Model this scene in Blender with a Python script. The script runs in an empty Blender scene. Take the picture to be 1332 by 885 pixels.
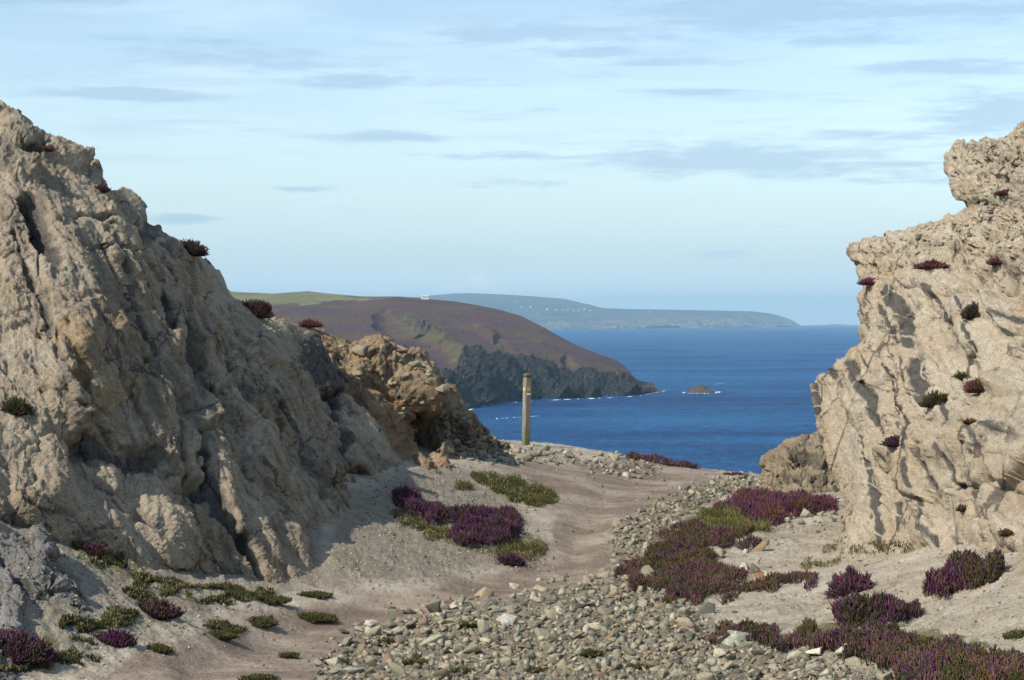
import bpy, math, random
import numpy as np
from mathutils import Vector, Matrix

S = bpy.context.scene
# ------------------------------------------------------------------ camera
# eye at the origin, level, z = 0 is eye height, the sea lies 60 m below
F = 2590.0                      # focal length in photo pixels (70 mm on 36 mm)
CX, CY = 666.0, 412.0
SEA = -60.0
RE = 6.371e6                    # the sea follows the curve of the earth
cam = bpy.data.cameras.new('camera')
cam.sensor_width = 36; cam.lens = F / 1332 * 36
cam.shift_y = -(442.5 - CY) / 1332
cam.clip_start = 0.1; cam.clip_end = 90000
co = bpy.data.objects.new('camera', cam); S.collection.objects.link(co)
co.location = (0, 0, 0); co.rotation_euler = (math.radians(90), 0, 0)
S.camera = co
# ------------------------------------------------------------------ light
SUN_EL = math.radians(42)
SUN_AZ = math.atan2(-0.77, -0.64)            # clockwise from +Y
sdir = Vector((math.sin(SUN_AZ) * math.cos(SUN_EL), math.cos(SUN_AZ) * math.cos(SUN_EL), math.sin(SUN_EL)))
sl = bpy.data.lights.new('sun', 'SUN'); sl.energy = 4.3; sl.angle = math.radians(0.5); sl.color = (1.0, 0.915, 0.80)
so = bpy.data.objects.new('sun', sl); S.collection.objects.link(so)
so.rotation_euler = sdir.to_track_quat('Z', 'Y').to_euler()
S.view_settings.view_transform = 'Standard'; S.view_settings.look = 'None'
S.view_settings.exposure = 0.38; S.view_settings.gamma = 1
S.cycles.use_denoising = True
S.cycles.max_bounces = 5; S.cycles.diffuse_bounces = 3; S.cycles.volume_bounces = 0
S.cycles.use_adaptive_sampling = True; S.cycles.adaptive_threshold = 0.02

class NT:
    """small node-tree helper"""
    def __init__(s, nt):
        s.nt = nt; s.n = nt.nodes; s.l = nt.links; s.n.clear()
    def node(s, t, **k):
        n = s.n.new(t)
        for a, v in k.items(): setattr(n, a, v)
        return n
    def put(s, sock, v):
        if isinstance(v, bpy.types.NodeSocket): s.l.new(v, sock)
        elif v is not None:
            if sock.type == 'RGBA' and not hasattr(v, '__len__'): v = (v, v, v, 1)
            if sock.type == 'RGBA' and len(v) == 3: v = (*v, 1)
            sock.default_value = v
    def math(s, op, a, b=None, c=None, clamp=False):
        n = s.node('ShaderNodeMath', operation=op, use_clamp=clamp)
        s.put(n.inputs[0], a)
        if b is not None: s.put(n.inputs[1], b)
        if c is not None: s.put(n.inputs[2], c)
        return n.outputs[0]
    def vmath(s, op, a, b=None):
        n = s.node('ShaderNodeVectorMath', operation=op)
        s.put(n.inputs[0], a)
        if b is not None: s.put(n.inputs[1], b)
        return n.outputs['Value'] if op in ('LENGTH', 'DOT_PRODUCT') else n.outputs[0]
    def mix(s, f, a, b, mode='MIX'):
        n = s.node('ShaderNodeMix', data_type='RGBA', blend_type=mode)
        s.put(n.inputs[0], f); s.put(n.inputs[6], a); s.put(n.inputs[7], b)
        return n.outputs[2]
    def noise(s, vec, scale, detail=4, rough=0.55, dist=0.0):
        n = s.node('ShaderNodeTexNoise'); s.put(n.inputs['Vector'], vec)
        n.inputs['Scale'].default_value = scale; n.inputs['Detail'].default_value = detail
        n.inputs['Roughness'].default_value = rough; n.inputs['Distortion'].default_value = dist
        return n.outputs[0]
    def voro(s, vec, scale, feature='F1', out='Distance'):
        n = s.node('ShaderNodeTexVoronoi', feature=feature); s.put(n.inputs['Vector'], vec)
        n.inputs['Scale'].default_value = scale
        return n.outputs[out]
    def step(s, v, a, b, lo=0.0, hi=1.0):
        n = s.node('ShaderNodeMapRange', interpolation_type='SMOOTHSTEP')
        s.put(n.inputs[0], v)
        for i, x in enumerate((a, b, lo, hi)): n.inputs[i + 1].default_value = x
        return n.outputs[0]
    def attr(s, name, out='Color'):
        n = s.node('ShaderNodeAttribute', attribute_name=name); return n.outputs[out]
    def sep(s, c):
        n = s.node('ShaderNodeSeparateColor'); s.put(n.inputs[0], c); return n.outputs[0], n.outputs[1], n.outputs[2]
    def scale(s, v, sc):
        n = s.node('ShaderNodeMapping'); s.put(n.inputs['Vector'], v); n.inputs['Scale'].default_value = sc
        return n.outputs[0]

# ------------------------------------------------------------------ sky
W = bpy.data.worlds.new('World'); S.world = W; W.use_nodes = True
t = NT(W.node_tree)
sky = t.node('ShaderNodeTexSky', sky_type='NISHITA')
sky.sun_disc = False; sky.sun_elevation = SUN_EL; sky.sun_rotation = SUN_AZ % (2 * math.pi)
sky.air_density = 1.0; sky.dust_density = 0.6; sky.ozone_density = 1.6; sky.altitude = 60
geo = t.node('ShaderNodeTexCoord')
d = t.vmath('NORMALIZE', geo.outputs['Generated'])
sp = t.node('ShaderNodeSeparateXYZ'); t.put(sp.inputs[0], d)
az = t.math('ARCTAN2', sp.outputs[0], sp.outputs[1])        # azimuth and height above the horizon, radians
el = t.math('ARCSINE', sp.outputs[2])
cv = t.node('ShaderNodeCombineXYZ'); t.put(cv.inputs[0], az); t.put(cv.inputs[1], el)
ae = cv.outputs[0]
n1 = t.noise(t.scale(ae, (9, 75, 1)), 1.0, 8, 0.66, 0.35)
n2 = t.noise(t.scale(ae, (32, 210, 1)), 1.0, 7, 0.66, 0.25)
nw = t.math('ADD', t.math('MULTIPLY', n1, 0.55), t.math('MULTIPLY', n2, 0.45))
clouds = [(140,128,130,10,1),(480,108,130,13,1),(330,84,120,22,.75),(760,46,240,17,.95),(1050,28,360,30,.95),(880,84,100,8,.8),
          (1250,96,140,11,1),(760,70,150,9,.8),(1130,60,130,12,.9),(1300,30,120,14,.8),(560,60,120,8,.6),(1120,180,160,12,.8),(200,60,110,8,.5),(650,205,125,7,1),(1010,208,290,30,.95),(1290,160,160,34,.95),(635,236,95,8,.85),
          (475,180,105,8,.85),(395,248,55,6,.7),(935,330,50,7,.65),(1010,350,70,7,.6),(245,286,60,8,.9),(905,122,80,5,.8),
          (60,10,150,14,.7),(1190,236,150,9,.7)]
cov = None
for (px, py, w, h, s_) in clouds:
    a0 = math.atan((px - CX) / F); e0 = (CY - py) / F
    v = t.vmath('SUBTRACT', ae, (a0, e0, 0)); v = t.vmath('MULTIPLY', v, (F / w, F / h, 0))
    m = t.step(t.vmath('LENGTH', v), 1.7, 0.1, 0, s_)
    cov = m if cov is None else t.math('MAXIMUM', cov, m)
far = t.step(el, 0.20, 0.45, 0.0, 0.45)                     # the cloud sheet goes on overhead
cov = t.math('MAXIMUM', cov, far)
cl = t.step(t.math('ADD', t.math('MULTIPLY', cov, 0.62), t.math('MULTIPLY', t.math('SUBTRACT', nw, 0.5), 2.6)), 0.16, 0.62)
veil = t.step(t.noise(t.scale(ae, (4, 26, 1)), 1.3, 5, 0.6, 0.5), 0.42, 0.68)
veil = t.math('MULTIPLY', veil, t.step(el, 0.03, 0.15))
base = t.mix(1.0, sky.outputs[0], (0.97, 0.955, 0.945), 'MULTIPLY')
low = t.step(el, 0.115, 0.0, 0, 0.85)                       # sky colour painted brighter towards the horizon
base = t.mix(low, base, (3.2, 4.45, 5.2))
base = t.mix(t.step(el, 0.035, 0.0, 0, 0.85), base, (5.4, 6.2, 6.6))  # narrow band brightened further to offset dimming by the haze box
base = t.mix(t.math('MULTIPLY', veil, 0.30), base, (5.6, 6.7, 7.2))
c1 = t.mix(t.math('MULTIPLY', cl, 0.60), base, (2.3, 3.35, 4.5))
# low distant cumulus, white
wisp = t.math('MULTIPLY', t.step(t.noise(t.scale(ae, (5, 62, 1)), 1.7, 8, 0.68, 0.3), 0.50, 0.64), t.step(el, 0.045, 0.11, 0, 0.42))
c1 = t.mix(wisp, c1, (3.0, 3.95, 5.0))
pf = None
for (px, py, w, h) in [(620,368,24,14),(645,378,16,8),(592,374,22,8),(500,378,18,6)]:
    a0 = math.atan((px - CX) / F); e0 = (CY - py) / F
    v = t.vmath('SUBTRACT', ae, (a0, e0, 0)); v = t.vmath('MULTIPLY', v, (F / w, F / h, 0))
    m = t.step(t.vmath('LENGTH', v), 1.3, 0.2)
    pf = m if pf is None else t.math('MAXIMUM', pf, m)
n3 = t.noise(t.scale(ae, (90, 160, 1)), 1.0, 5, 0.6)
pf = t.step(t.math('ADD', t.math('MULTIPLY', pf, 0.5), t.math('SUBTRACT', n3, 0.5)), 0.2, 0.5, 0, 0.45)
c1 = t.mix(pf, c1, (5.6, 6.2, 6.4))
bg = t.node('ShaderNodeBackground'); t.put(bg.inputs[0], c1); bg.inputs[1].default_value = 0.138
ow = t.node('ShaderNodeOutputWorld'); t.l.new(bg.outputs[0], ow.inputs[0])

# ------------------------------------------------------------------ numpy tools
rng = np.random.default_rng(7); random.seed(7)
def _h(ix, iy, iz, seed):
    n = (ix.astype(np.int64) * 374761393 + iy.astype(np.int64) * 668265263 + iz.astype(np.int64) * 2147483647 + seed * 974711) & 0xffffffff
    n = ((n ^ (n >> 13)) * 1274126177) & 0xffffffff
    n = ((n ^ (n >> 16)) * 2246822519) & 0xffffffff
    return n ^ (n >> 15)
_G = rng.normal(size=(256, 3)); _G /= np.linalg.norm(_G, axis=1)[:, None]
def perlin(p, seed=0):
    i = np.floor(p).astype(np.int64); f = p - i; u = f * f * f * (f * (f * 6 - 15) + 10)
    out = 0
    for dx in (0, 1):
        for dy in (0, 1):
            for dz in (0, 1):
                g = _G[_h(i[:, 0] + dx, i[:, 1] + dy, i[:, 2] + dz, seed) & 255]
                v = g[:, 0] * (f[:, 0] - dx) + g[:, 1] * (f[:, 1] - dy) + g[:, 2] * (f[:, 2] - dz)
                w = (u[:, 0] if dx else 1 - u[:, 0]) * (u[:, 1] if dy else 1 - u[:, 1]) * (u[:, 2] if dz else 1 - u[:, 2])
                out = out + v * w
    return out * 1.6
def fbm(p, octv=4, seed=0, gain=0.5, ridged=False):
    a, s = 1.0, 0
    for o in range(octv):
        n = perlin(p, seed + o * 17)
        s = s + a * ((0.5 - np.abs(n)) * 2 - 0.35 if ridged else n)
        p = p * 2.03 + 11.7; a *= gain
    return s
def worley(p, seed=0):
    i = np.floor(p).astype(np.int64)
    f1 = np.full(len(p), 9.0); f2 = f1.copy(); idc = np.zeros(len(p))
    for dx in (-1, 0, 1):
        for dy in (-1, 0, 1):
            for dz in (-1, 0, 1):
                c = i + (dx, dy, dz); h = _h(c[:, 0], c[:, 1], c[:, 2], seed)
                q = c + np.stack([(h & 1023) / 1023., ((h >> 10) & 1023) / 1023., ((h >> 20) & 1023) / 1023.], 1)
                dd = np.linalg.norm(p - q, axis=1)
                r = (h * 7919 & 65535) / 65535.
                near = dd < f1
                f2 = np.where(near, f1, np.minimum(f2, dd)); idc = np.where(near, r, idc); f1 = np.where(near, dd, f1)
    return f1, f2, idc
def facet(p, seed=0, tilt=0.5):
    """broken faces: every cell of the joint pattern is a plane with a tilt and a step of its own"""
    i = np.floor(p).astype(np.int64)
    f1 = np.full(len(p), 9.0); f2 = f1.copy(); val = np.zeros(len(p))
    for dx in (-1, 0, 1):
        for dy in (-1, 0, 1):
            for dz in (-1, 0, 1):
                c = i + (dx, dy, dz); h = _h(c[:, 0], c[:, 1], c[:, 2], seed)
                o = p - (c + np.stack([(h & 1023) / 1023., ((h >> 10) & 1023) / 1023., ((h >> 20) & 1023) / 1023.], 1))
                dd = np.linalg.norm(o, axis=1); g = _G[(h * 31 >> 7) & 255]
                v = (o * g).sum(1) * tilt + (((h * 7919) & 65535) / 65535. - 0.5)
                near = dd < f1
                f2 = np.where(near, f1, np.minimum(f2, dd)); val = np.where(near, v, val); f1 = np.where(near, dd, f1)
    return val, f2 - f1
class TPS:
    def __init__(s, pts, vals, scale, lam=1e-3):
        P = np.asarray(pts, float) / scale; s.sc = scale; n = len(P)
        K = s.U(np.linalg.norm(P[:, None] - P[None], axis=2)) + np.eye(n) * lam
        A = np.zeros((n + 3, n + 3)); A[:n, :n] = K; A[:n, n] = 1; A[:n, n + 1:] = P; A[n:, :n] = A[:n, n:].T
        w = np.linalg.solve(A, np.r_[np.asarray(vals, float), 0, 0, 0]); s.P = P; s.w = w
    @staticmethod
    def U(r): return np.where(r > 0, r * r * np.log(np.maximum(r, 1e-9)), 0)
    def __call__(s, x, y):
        x = np.asarray(x, float) / s.sc; y = np.asarray(y, float) / s.sc; n = len(s.P)
        o = s.w[n] + s.w[n + 1] * x + s.w[n + 2] * y
        for k in range(n): o = o + s.w[k] * s.U(np.hypot(x - s.P[k, 0], y - s.P[k, 1]))
        return o
def seg_dist(x, y, poly):
    d = np.full(np.shape(x), 1e9)
    for (x0, y0), (x1, y1) in zip(poly[:-1], poly[1:]):
        vx, vy = x1 - x0, y1 - y0
        tt = np.clip(((x - x0) * vx + (y - y0) * vy) / (vx * vx + vy * vy + 1e-9), 0, 1)
        d = np.minimum(d, np.hypot(x - x0 - tt * vx, y - y0 - tt * vy))
    return d
def poly_sd(x, y, poly):          # positive inside
    pl = list(poly) + [poly[0]]; d = seg_dist(x, y, pl); ins = np.zeros(np.shape(x), bool)
    for (x0, y0), (x1, y1) in zip(pl[:-1], pl[1:]):
        if y0 == y1: continue
        ins ^= ((y0 > y) != (y1 > y)) & (x < (x1 - x0) * (y - y0) / (y1 - y0) + x0)
    return np.where(ins, d, -d)
def sstep(v, a, b):
    t_ = np.clip((v - a) / (b - a), 0, 1); return t_ * t_ * (3 - 2 * t_)
def at(px, py, Y): return np.array([(px - CX) / F * Y, Y, (CY - py) / F * Y])

# ------------------------------------------------------------------ object tools
def mesh_obj(name, V, faces, mat, smooth=True, parent=None, attrs=None, nper=4):
    V = np.asarray(V, np.float32); faces = np.asarray(faces, np.int32)
    me = bpy.data.meshes.new(name)
    me.vertices.add(len(V)); me.vertices.foreach_set('co', V.ravel())
    k = faces.shape[1]
    me.loops.add(faces.size); me.loops.foreach_set('vertex_index', faces.ravel())
    me.polygons.add(len(faces)); me.polygons.foreach_set('loop_start', np.arange(0, faces.size, k, dtype=np.int32))
    if smooth: me.polygons.foreach_set('use_smooth', np.ones(len(faces), bool))
    me.update(calc_edges=True)
    for an, av in (attrs or {}).items():
        av = np.asarray(av, np.float32)
        if av.ndim == 1:
            a = me.attributes.new(an, 'FLOAT', 'POINT'); a.data.foreach_set('value', av)
        else:
            a = me.attributes.new(an, 'FLOAT_COLOR', 'POINT')
            if av.shape[1] == 3: av = np.c_[av, np.ones(len(av), np.float32)]
            a.data.foreach_set('color', av.ravel().astype(np.float32))
    me.materials.append(mat)
    o = bpy.data.objects.new(name, me); S.collection.objects.link(o)
    if parent: o.parent = parent
    return o
def empty(name, loc=(0, 0, 0), rz=0):
    o = bpy.data.objects.new(name, None); S.collection.objects.link(o); o.location = loc; o.rotation_euler = (0, 0, rz)
    return o
def tag(o, label, cat, group=None, kind=None):
    o['label'] = label; o['category'] = cat
    if group: o['group'] = group
    if kind: o['kind'] = kind
    return o
def grid_faces(a, b):
    i = np.arange(a * b).reshape(a, b)
    return np.stack([i[:-1, :-1], i[1:, :-1], i[1:, 1:], i[:-1, 1:]], -1).reshape(-1, 4)
def grid_normals(P):
    du = np.gradient(P, axis=0); dv = np.gradient(P, axis=1)
    n = np.cross(du, dv); n /= np.linalg.norm(n, axis=2)[..., None] + 1e-12
    return n

# ------------------------------------------------------------------ materials
def new_mat(name):
    m = bpy.data.materials.new(name); m.use_nodes = True
    return m, NT(m.node_tree)
def finish(t, col, rough, bump=None, bs=0.5, bd=0.02, spec=0.25):
    b = t.node('ShaderNodeBsdfPrincipled'); t.put(b.inputs['Base Color'], col); t.put(b.inputs['Roughness'], rough)
    b.inputs['Specular IOR Level'].default_value = spec
    if bump is not None:
        n = t.node('ShaderNodeBump'); n.inputs['Strength'].default_value = bs; n.inputs['Distance'].default_value = bd
        t.put(n.inputs['Height'], bump); t.l.new(n.outputs[0], b.inputs['Normal'])
    o = t.node('ShaderNodeOutputMaterial'); t.l.new(b.outputs[0], o.inputs[0]); return b
def rock_mat(name, pale, buff, dark, ochre, green=(0.10, 0.11, 0.06), patch=1.0, lean=0.45, weather=(0.14, 0.125, 0.10)):
    m, t = new_mat(name)
    p = t.node('ShaderNodeTexCoord').outputs['Object']
    r, g, bl = t.sep(t.attr('mask'))
    a = t.noise(p, 0.9, 6, 0.62, 0.3); b_ = t.noise(p, 4.0, 6, 0.65, 0.2); c = t.noise(p, 62, 4, 0.75)
    sp = t.voro(p, 60, 'F1')
    col = t.mix(t.step(a, 0.35, 0.65), pale, buff)
    rt = t.node('ShaderNodeMapping'); t.put(rt.inputs['Vector'], p); rt.inputs['Rotation'].default_value = (0, lean, 0)
    s1 = t.noise(t.scale(rt.outputs[0], (2.6, 0.7, 0.42)), 1.0, 8, 0.66, 0.35); s2 = t.noise(t.scale(rt.outputs[0], (8.0, 2.0, 0.9)), 1.0, 7, 0.68, 0.3)
    sm = t.math('ADD', t.math('MULTIPLY', s1, 0.6), t.math('MULTIPLY', s2, 0.4))
    col = t.mix(t.step(t.math('ADD', sm, t.math('MULTIPLY', r, 0.12)), 0.50, 0.64, 0, 0.75 * patch), col, weather)
    # ochre iron stains and grey lichen weathering; dark mask also paints shade in grooves
    oc = t.math('ADD', g, t.math('MULTIPLY', t.math('SUBTRACT', b_, 0.5), 0.9))
    col = t.mix(t.step(oc, 0.35, 0.85, 0, 0.85), col, ochre)
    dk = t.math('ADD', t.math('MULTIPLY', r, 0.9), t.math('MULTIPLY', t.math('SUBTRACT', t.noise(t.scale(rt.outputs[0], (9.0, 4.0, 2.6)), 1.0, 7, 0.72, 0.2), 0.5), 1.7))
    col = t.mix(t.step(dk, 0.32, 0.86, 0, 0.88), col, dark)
    gr = t.math('ADD', bl, t.math('MULTIPLY', t.math('SUBTRACT', t.noise(p, 7, 5, 0.7), 0.5), 1.2))
    col = t.mix(t.step(gr, 0.45, 0.8, 0, 0.8), col, green)
    # crystals and grain
    f = t.math('MULTIPLY', t.step(c, 0.28, 0.72, 0.70, 1.28), t.step(t.noise(p, 11, 5, 0.7), 0.3, 0.7, 0.84, 1.14))
    cc = t.node('ShaderNodeCombineColor'); [t.put(cc.inputs[i], f) for i in range(3)]
    col = t.mix(1.0, col, cc.outputs[0], 'MULTIPLY')
    wv_ = t.node('ShaderNodeCombineXYZ'); [t.put(wv_.inputs[i], t.math('MULTIPLY', b_, 0.35)) for i in range(3)]
    rot = t.node('ShaderNodeMapping'); t.put(rot.inputs['Vector'], t.vmath('ADD', p, wv_.outputs[0])); rot.inputs['Rotation'].default_value = (0, 0.45, 0); rot.inputs['Scale'].default_value = (1.9, 0.7, 0.55)
    ck = t.voro(rot.outputs[0], 1.0, 'DISTANCE_TO_EDGE')
    ckm = t.math('MULTIPLY', t.step(ck, 0.022, 0.006, 0, 0.75), t.step(a, 0.42, 0.55))
    col = t.mix(ckm, col, (0.06, 0.055, 0.05))
    f2 = t.step(t.noise(p, 90, 3, 0.6), 0.60, 0.70, 0, 0.5)
    col = t.mix(f2, col, (0.62, 0.58, 0.50))
    f3 = t.step(t.noise(p, 70, 3, 0.6, 0.2), 0.42, 0.32, 0, 0.65)
    col = t.mix(f3, col, (0.05, 0.045, 0.04))
    h = t.math('ADD', t.math('SUBTRACT', c, t.math('MULTIPLY', ckm, 0.8)), t.math('MULTIPLY', t.noise(p, 140, 3, 0.7), 0.6))
    finish(t, col, 0.92, h, 0.9, 0.03, 0.15)
    return m
M_left = rock_mat('granite_left', (0.47, 0.40, 0.295), (0.37, 0.295, 0.20), (0.105, 0.10, 0.09), (0.43, 0.275, 0.12), weather=(0.17, 0.152, 0.125))
M_right = rock_mat('granite_right', (0.54, 0.47, 0.355), (0.48, 0.39, 0.27), (0.075, 0.076, 0.074), (0.48, 0.30, 0.12), patch=0.55, lean=0.36, weather=(0.24, 0.215, 0.17))
M_near = rock_mat('granite_near', (0.30, 0.285, 0.265), (0.20, 0.19, 0.17), (0.06, 0.06, 0.06), (0.20, 0.16, 0.10))
M_spur = rock_mat('rubble_bank', (0.38, 0.29, 0.18), (0.29, 0.205, 0.12), (0.12, 0.115, 0.095), (0.31, 0.175, 0.085), patch=0.6)

def ground_mat():
    m, t = new_mat('bare_ground')
    p = t.node('ShaderNodeTexCoord').outputs['Object']
    r, g, bl = t.sep(t.attr('mask'))        # r path, g green, b scree grey
    a = t.noise(p, 0.8, 6, 0.6, 0.3); b_ = t.noise(p, 5, 6, 0.7); c = t.noise(p, 52, 4, 0.75)
    col = t.mix(t.step(a, 0.35, 0.65), (0.43, 0.38, 0.30), (0.33, 0.285, 0.215))
    col = t.mix(t.step(bl, 0.1, 0.9, 0, 0.8), col, (0.205, 0.182, 0.143))
    mot = t.step(t.noise(p, 2.1, 7, 0.72, 0.4), 0.50, 0.66, 0, 0.6)
    col = t.mix(mot, col, (0.19, 0.155, 0.105))
    pc = t.mix(t.step(t.noise(p, 0.7, 7, 0.68, 0.15), 0.40, 0.64), (0.20, 0.152, 0.116), (0.35, 0.285, 0.22))
    pf = t.step(t.math('ADD', r, t.math('MULTIPLY', t.math('SUBTRACT', b_, 0.5), 0.5)), 0.3, 0.7)
    col = t.mix(pf, col, pc)
    gf = t.step(t.math('ADD', g, t.math('MULTIPLY', t.math('SUBTRACT', t.noise(p, 9, 5, 0.7), 0.5), 1.3)), 0.35, 0.7, 0, 0.85)
    col = t.mix(gf, col, (0.10, 0.10, 0.038))
    col = t.mix(t.math('MULTIPLY', t.attr('bed', 'Fac'), 0.85), col, t.mix(b_, (0.13, 0.11, 0.08), (0.26, 0.22, 0.16)))  # darker soil under the rubble, also painting the shade between stones
    f = t.math('MULTIPLY', t.step(c, 0.25, 0.75, 0.66, 1.3), t.step(b_, 0.3, 0.7, 0.86, 1.12))
    cc = t.node('ShaderNodeCombineColor'); [t.put(cc.inputs[i], f) for i in range(3)]
    col = t.mix(1.0, col, cc.outputs[0], 'MULTIPLY')
    # embedded pebbles, each its own tone
    v = t.node('ShaderNodeTexVoronoi'); t.put(v.inputs['Vector'], p); v.inputs['Scale'].default_value = 26
    vr, vg, vb = t.sep(v.outputs['Color'])
    peb = t.math('MULTIPLY', t.step(v.outputs['Distance'], 0.36, 0.26), t.step(vr, 0.62, 0.66))
    peb = t.math('MULTIPLY', peb, t.math('SUBTRACT', 1.0, t.math('MULTIPLY', pf, 0.8)))
    pcol = t.mix(vg, (0.20, 0.20, 0.175), (0.50, 0.46, 0.38))
    col = t.mix(peb, col, pcol)
    sk = t.step(t.noise(p, 55, 3, 0.7), 0.40, 0.30, 0, 0.6); sk = t.math('MULTIPLY', sk, t.math('SUBTRACT', 1.0, t.math('MULTIPLY', pf, 0.6)))
    col = t.mix(sk, col, (0.10, 0.09, 0.07))
    h = t.math('ADD', t.math('ADD', c, t.math('MULTIPLY', t.noise(p, 120, 3, 0.7), 0.5)), t.math('MULTIPLY', peb, 1.0))
    finish(t, col, 0.95, h, 0.8, 0.02, 0.1)
    return m
M_ground = ground_mat()

def stone_mat(name, per_object):
    m, t = new_mat(name)
    p = t.node('ShaderNodeTexCoord').outputs['Object']
    if per_object: rnd = t.node('ShaderNodeObjectInfo').outputs['Random']
    else: rnd = t.attr('rnd', 'Fac')
    if per_object:
        p = t.vmath('MULTIPLY', p, (0.14, 0.14, 0.14))
    rp = t.node('ShaderNodeValToRGB'); e = rp.color_ramp; e.interpolation = 'CONSTANT'
    cols = [(0.27, 0.25, 0.19), (0.35, 0.315, 0.235), (0.21, 0.20, 0.16), (0.40, 0.355, 0.265), (0.30, 0.27, 0.205), (0.42, 0.35, 0.25),
            (0.10, 0.10, 0.085), (0.36, 0.35, 0.29), (0.27, 0.26, 0.19), (0.54, 0.49, 0.39), (0.28, 0.20, 0.13), (0.15, 0.15, 0.125)]
    e.elements[0].color = (*cols[0], 1); e.elements[1].position = 1 / 12; e.elements[1].color = (*cols[1], 1)
    for i in range(2, 12):
        x = e.elements.new(i / 12); x.color = (*cols[i], 1)
    t.put(rp.inputs[0], rnd)
    a = t.noise(p, 9, 5, 0.65); c = t.noise(p, 60, 4, 0.7); dirt = t.noise(p, 16, 5, 0.7)
    col = t.mix(t.step(a, 0.45, 0.7, 0, 0.55), t.mix(t.step(dirt, 0.5, 0.68, 0, 0.6), t.mix(1.0, rp.outputs[0], (0.84, 0.84, 0.80), 'MULTIPLY'), (0.27, 0.215, 0.155)), (0.165, 0.16, 0.10))
    f = t.step(c, 0.25, 0.75, 0.7, 1.3)
    cc = t.node('ShaderNodeCombineColor'); [t.put(cc.inputs[i], f) for i in range(3)]
    col = t.mix(1.0, col, cc.outputs[0], 'MULTIPLY')
    finish(t, col, 0.9, t.math('ADD', a, c), 0.6, 0.02, 0.2)
    return m
M_stone = stone_mat('field_stone', True)
M_rubble = stone_mat('small_rubble', False)

def plant_mat():
    m, t = new_mat('plant')
    col = t.attr('col')
    b = finish(t, col, 0.8, None, spec=0.1)
    return m
M_plant = plant_mat()
def flat_mat(name, col, rough=0.8, nscale=6, var=0.25, bump=0.3):
    m, t = new_mat(name)
    p = t.node('ShaderNodeTexCoord').outputs['Object']
    f = t.step(t.noise(p, nscale, 5, 0.6), 0.3, 0.7, 1 - var, 1 + var)
    cc = t.node('ShaderNodeCombineColor'); [t.put(cc.inputs[i], f) for i in range(3)]
    finish(t, t.mix(1.0, col, cc.outputs[0], 'MULTIPLY'), rough, t.noise(p, nscale * 3, 4, 0.6), bump, 0.01)
    return m

# ------------------------------------------------------------------ ground sheet
GP = [(0,885,12.8),(300,885,13),(660,885,13.3),(1000,885,13.2),(1332,885,12.2),(0,760,14.5),(120,740,16.5),(200,800,15.6),(100,850,13.9),
      (0,690,15.9),(-100,700,15.2),(200,750,17.5),(330,765,18.8),(330,820,16.7),(400,765,19.5),(430,720,21),(455,680,23),(500,640,26),(545,620,28.5),
      (600,600,32),(650,588,36),(684,577,38.8),(500,780,19),(600,740,22),(700,800,18),(700,740,22.5),(770,740,22.8),(760,680,27),
      (740,640,31),(640,690,25.3),(600,660,27.3),(680,640,30.5),(760,610,35.5),(850,620,35.8),(800,590,39.5),(870,601,39.8),(930,612,39),
      (965,619,37.8),(850,700,25.5),(900,800,18),(1000,700,25),(1000,780,18.7),(950,650,31),(1080,650,29.5),(1000,640,33),(1090,700,25),
      (1100,730,22),(1060,760,19.5),(1200,720,19.7),(1300,720,17.5),(1332,740,16.3),(1250,780,16.3),(1332,800,14.2),(1150,820,15.9),(1200,860,14.1)]
gpts = [at(*g) for g in GP] + [np.array(v, float) for v in [(-3, 2, -1.75), (0, 1, -1.7), (3, 2, -1.75), (0, 7, -2.1), (-3.5, 8, -1.95), (3.5, 8, -1.95),
        (-10, 22, -1.2), (-12, 36, -2.4), (12, 24, -1.6), (14, 38, -2.5), (-9, 12, -1.2), (9, 12, -1.2)]]
gz = TPS([(p[0], p[1]) for p in gpts], [p[2] for p in gpts], 10.0, 2e-4)
def crest_y(x): return 39.6 + 0.6 * np.sin(x * 0.7 + 1) * 0.5 - np.clip(x - 4.2, 0, 4) * 1.2
def ground_z(x, y, detail=True):
    x = np.asarray(x, float); y = np.asarray(y, float)
    z = gz(x, np.minimum(y, 42.0))
    dd = np.maximum(0, y - crest_y(x))
    z = z - 0.16 * dd ** 1.6 * (1 - 0.35 * sstep(dd, 5, 60))
    z = np.maximum(z, -75)
    return z
ncol, nrow = 900, 460
tx = np.concatenate([np.linspace(-0.75, -0.27, 30)[:-1], np.linspace(-0.27, 0.27, ncol), np.linspace(0.27, 0.75, 30)[1:]])
yy = np.concatenate([np.linspace(-6, 11.5, 50), 1 / np.linspace(1 / 11.8, 1 / 44, nrow), np.linspace(44.6, 190, 60)])
Yg, Tg = np.meshgrid(yy, tx, indexing='ij')
Xg = Tg * np.maximum(Yg, 8) * np.where(Yg < 8, 1.0, 1.0)
Zg = ground_z(Xg, Yg)
PXg = CX + Xg / np.maximum(Yg, 1) * F; PYg = CY - Zg / np.maximum(Yg, 1) * F
PATH = [(640,592),(700,588),(770,602),(860,600),(935,612),(925,632),(870,650),(805,672),(788,700),(800,728),(770,752),(700,763),(560,785),(480,808),
        (440,840),(400,900),(110,900),(210,850),(300,806),(400,794),(500,775),(620,748),(700,738),(722,700),(722,650),(690,618),(640,604)]
SCREE = [(480,812),(560,793),(700,768),(790,752),(800,690),(830,668),(880,645),(930,620),(1010,618),(1010,640),(960,655),(900,662),(870,690),(835,720),
         (850,745),(860,775),(920,800),(960,835),(1060,850),(1110,870),(1200,895),(1200,920),(370,920),(430,850)]
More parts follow.
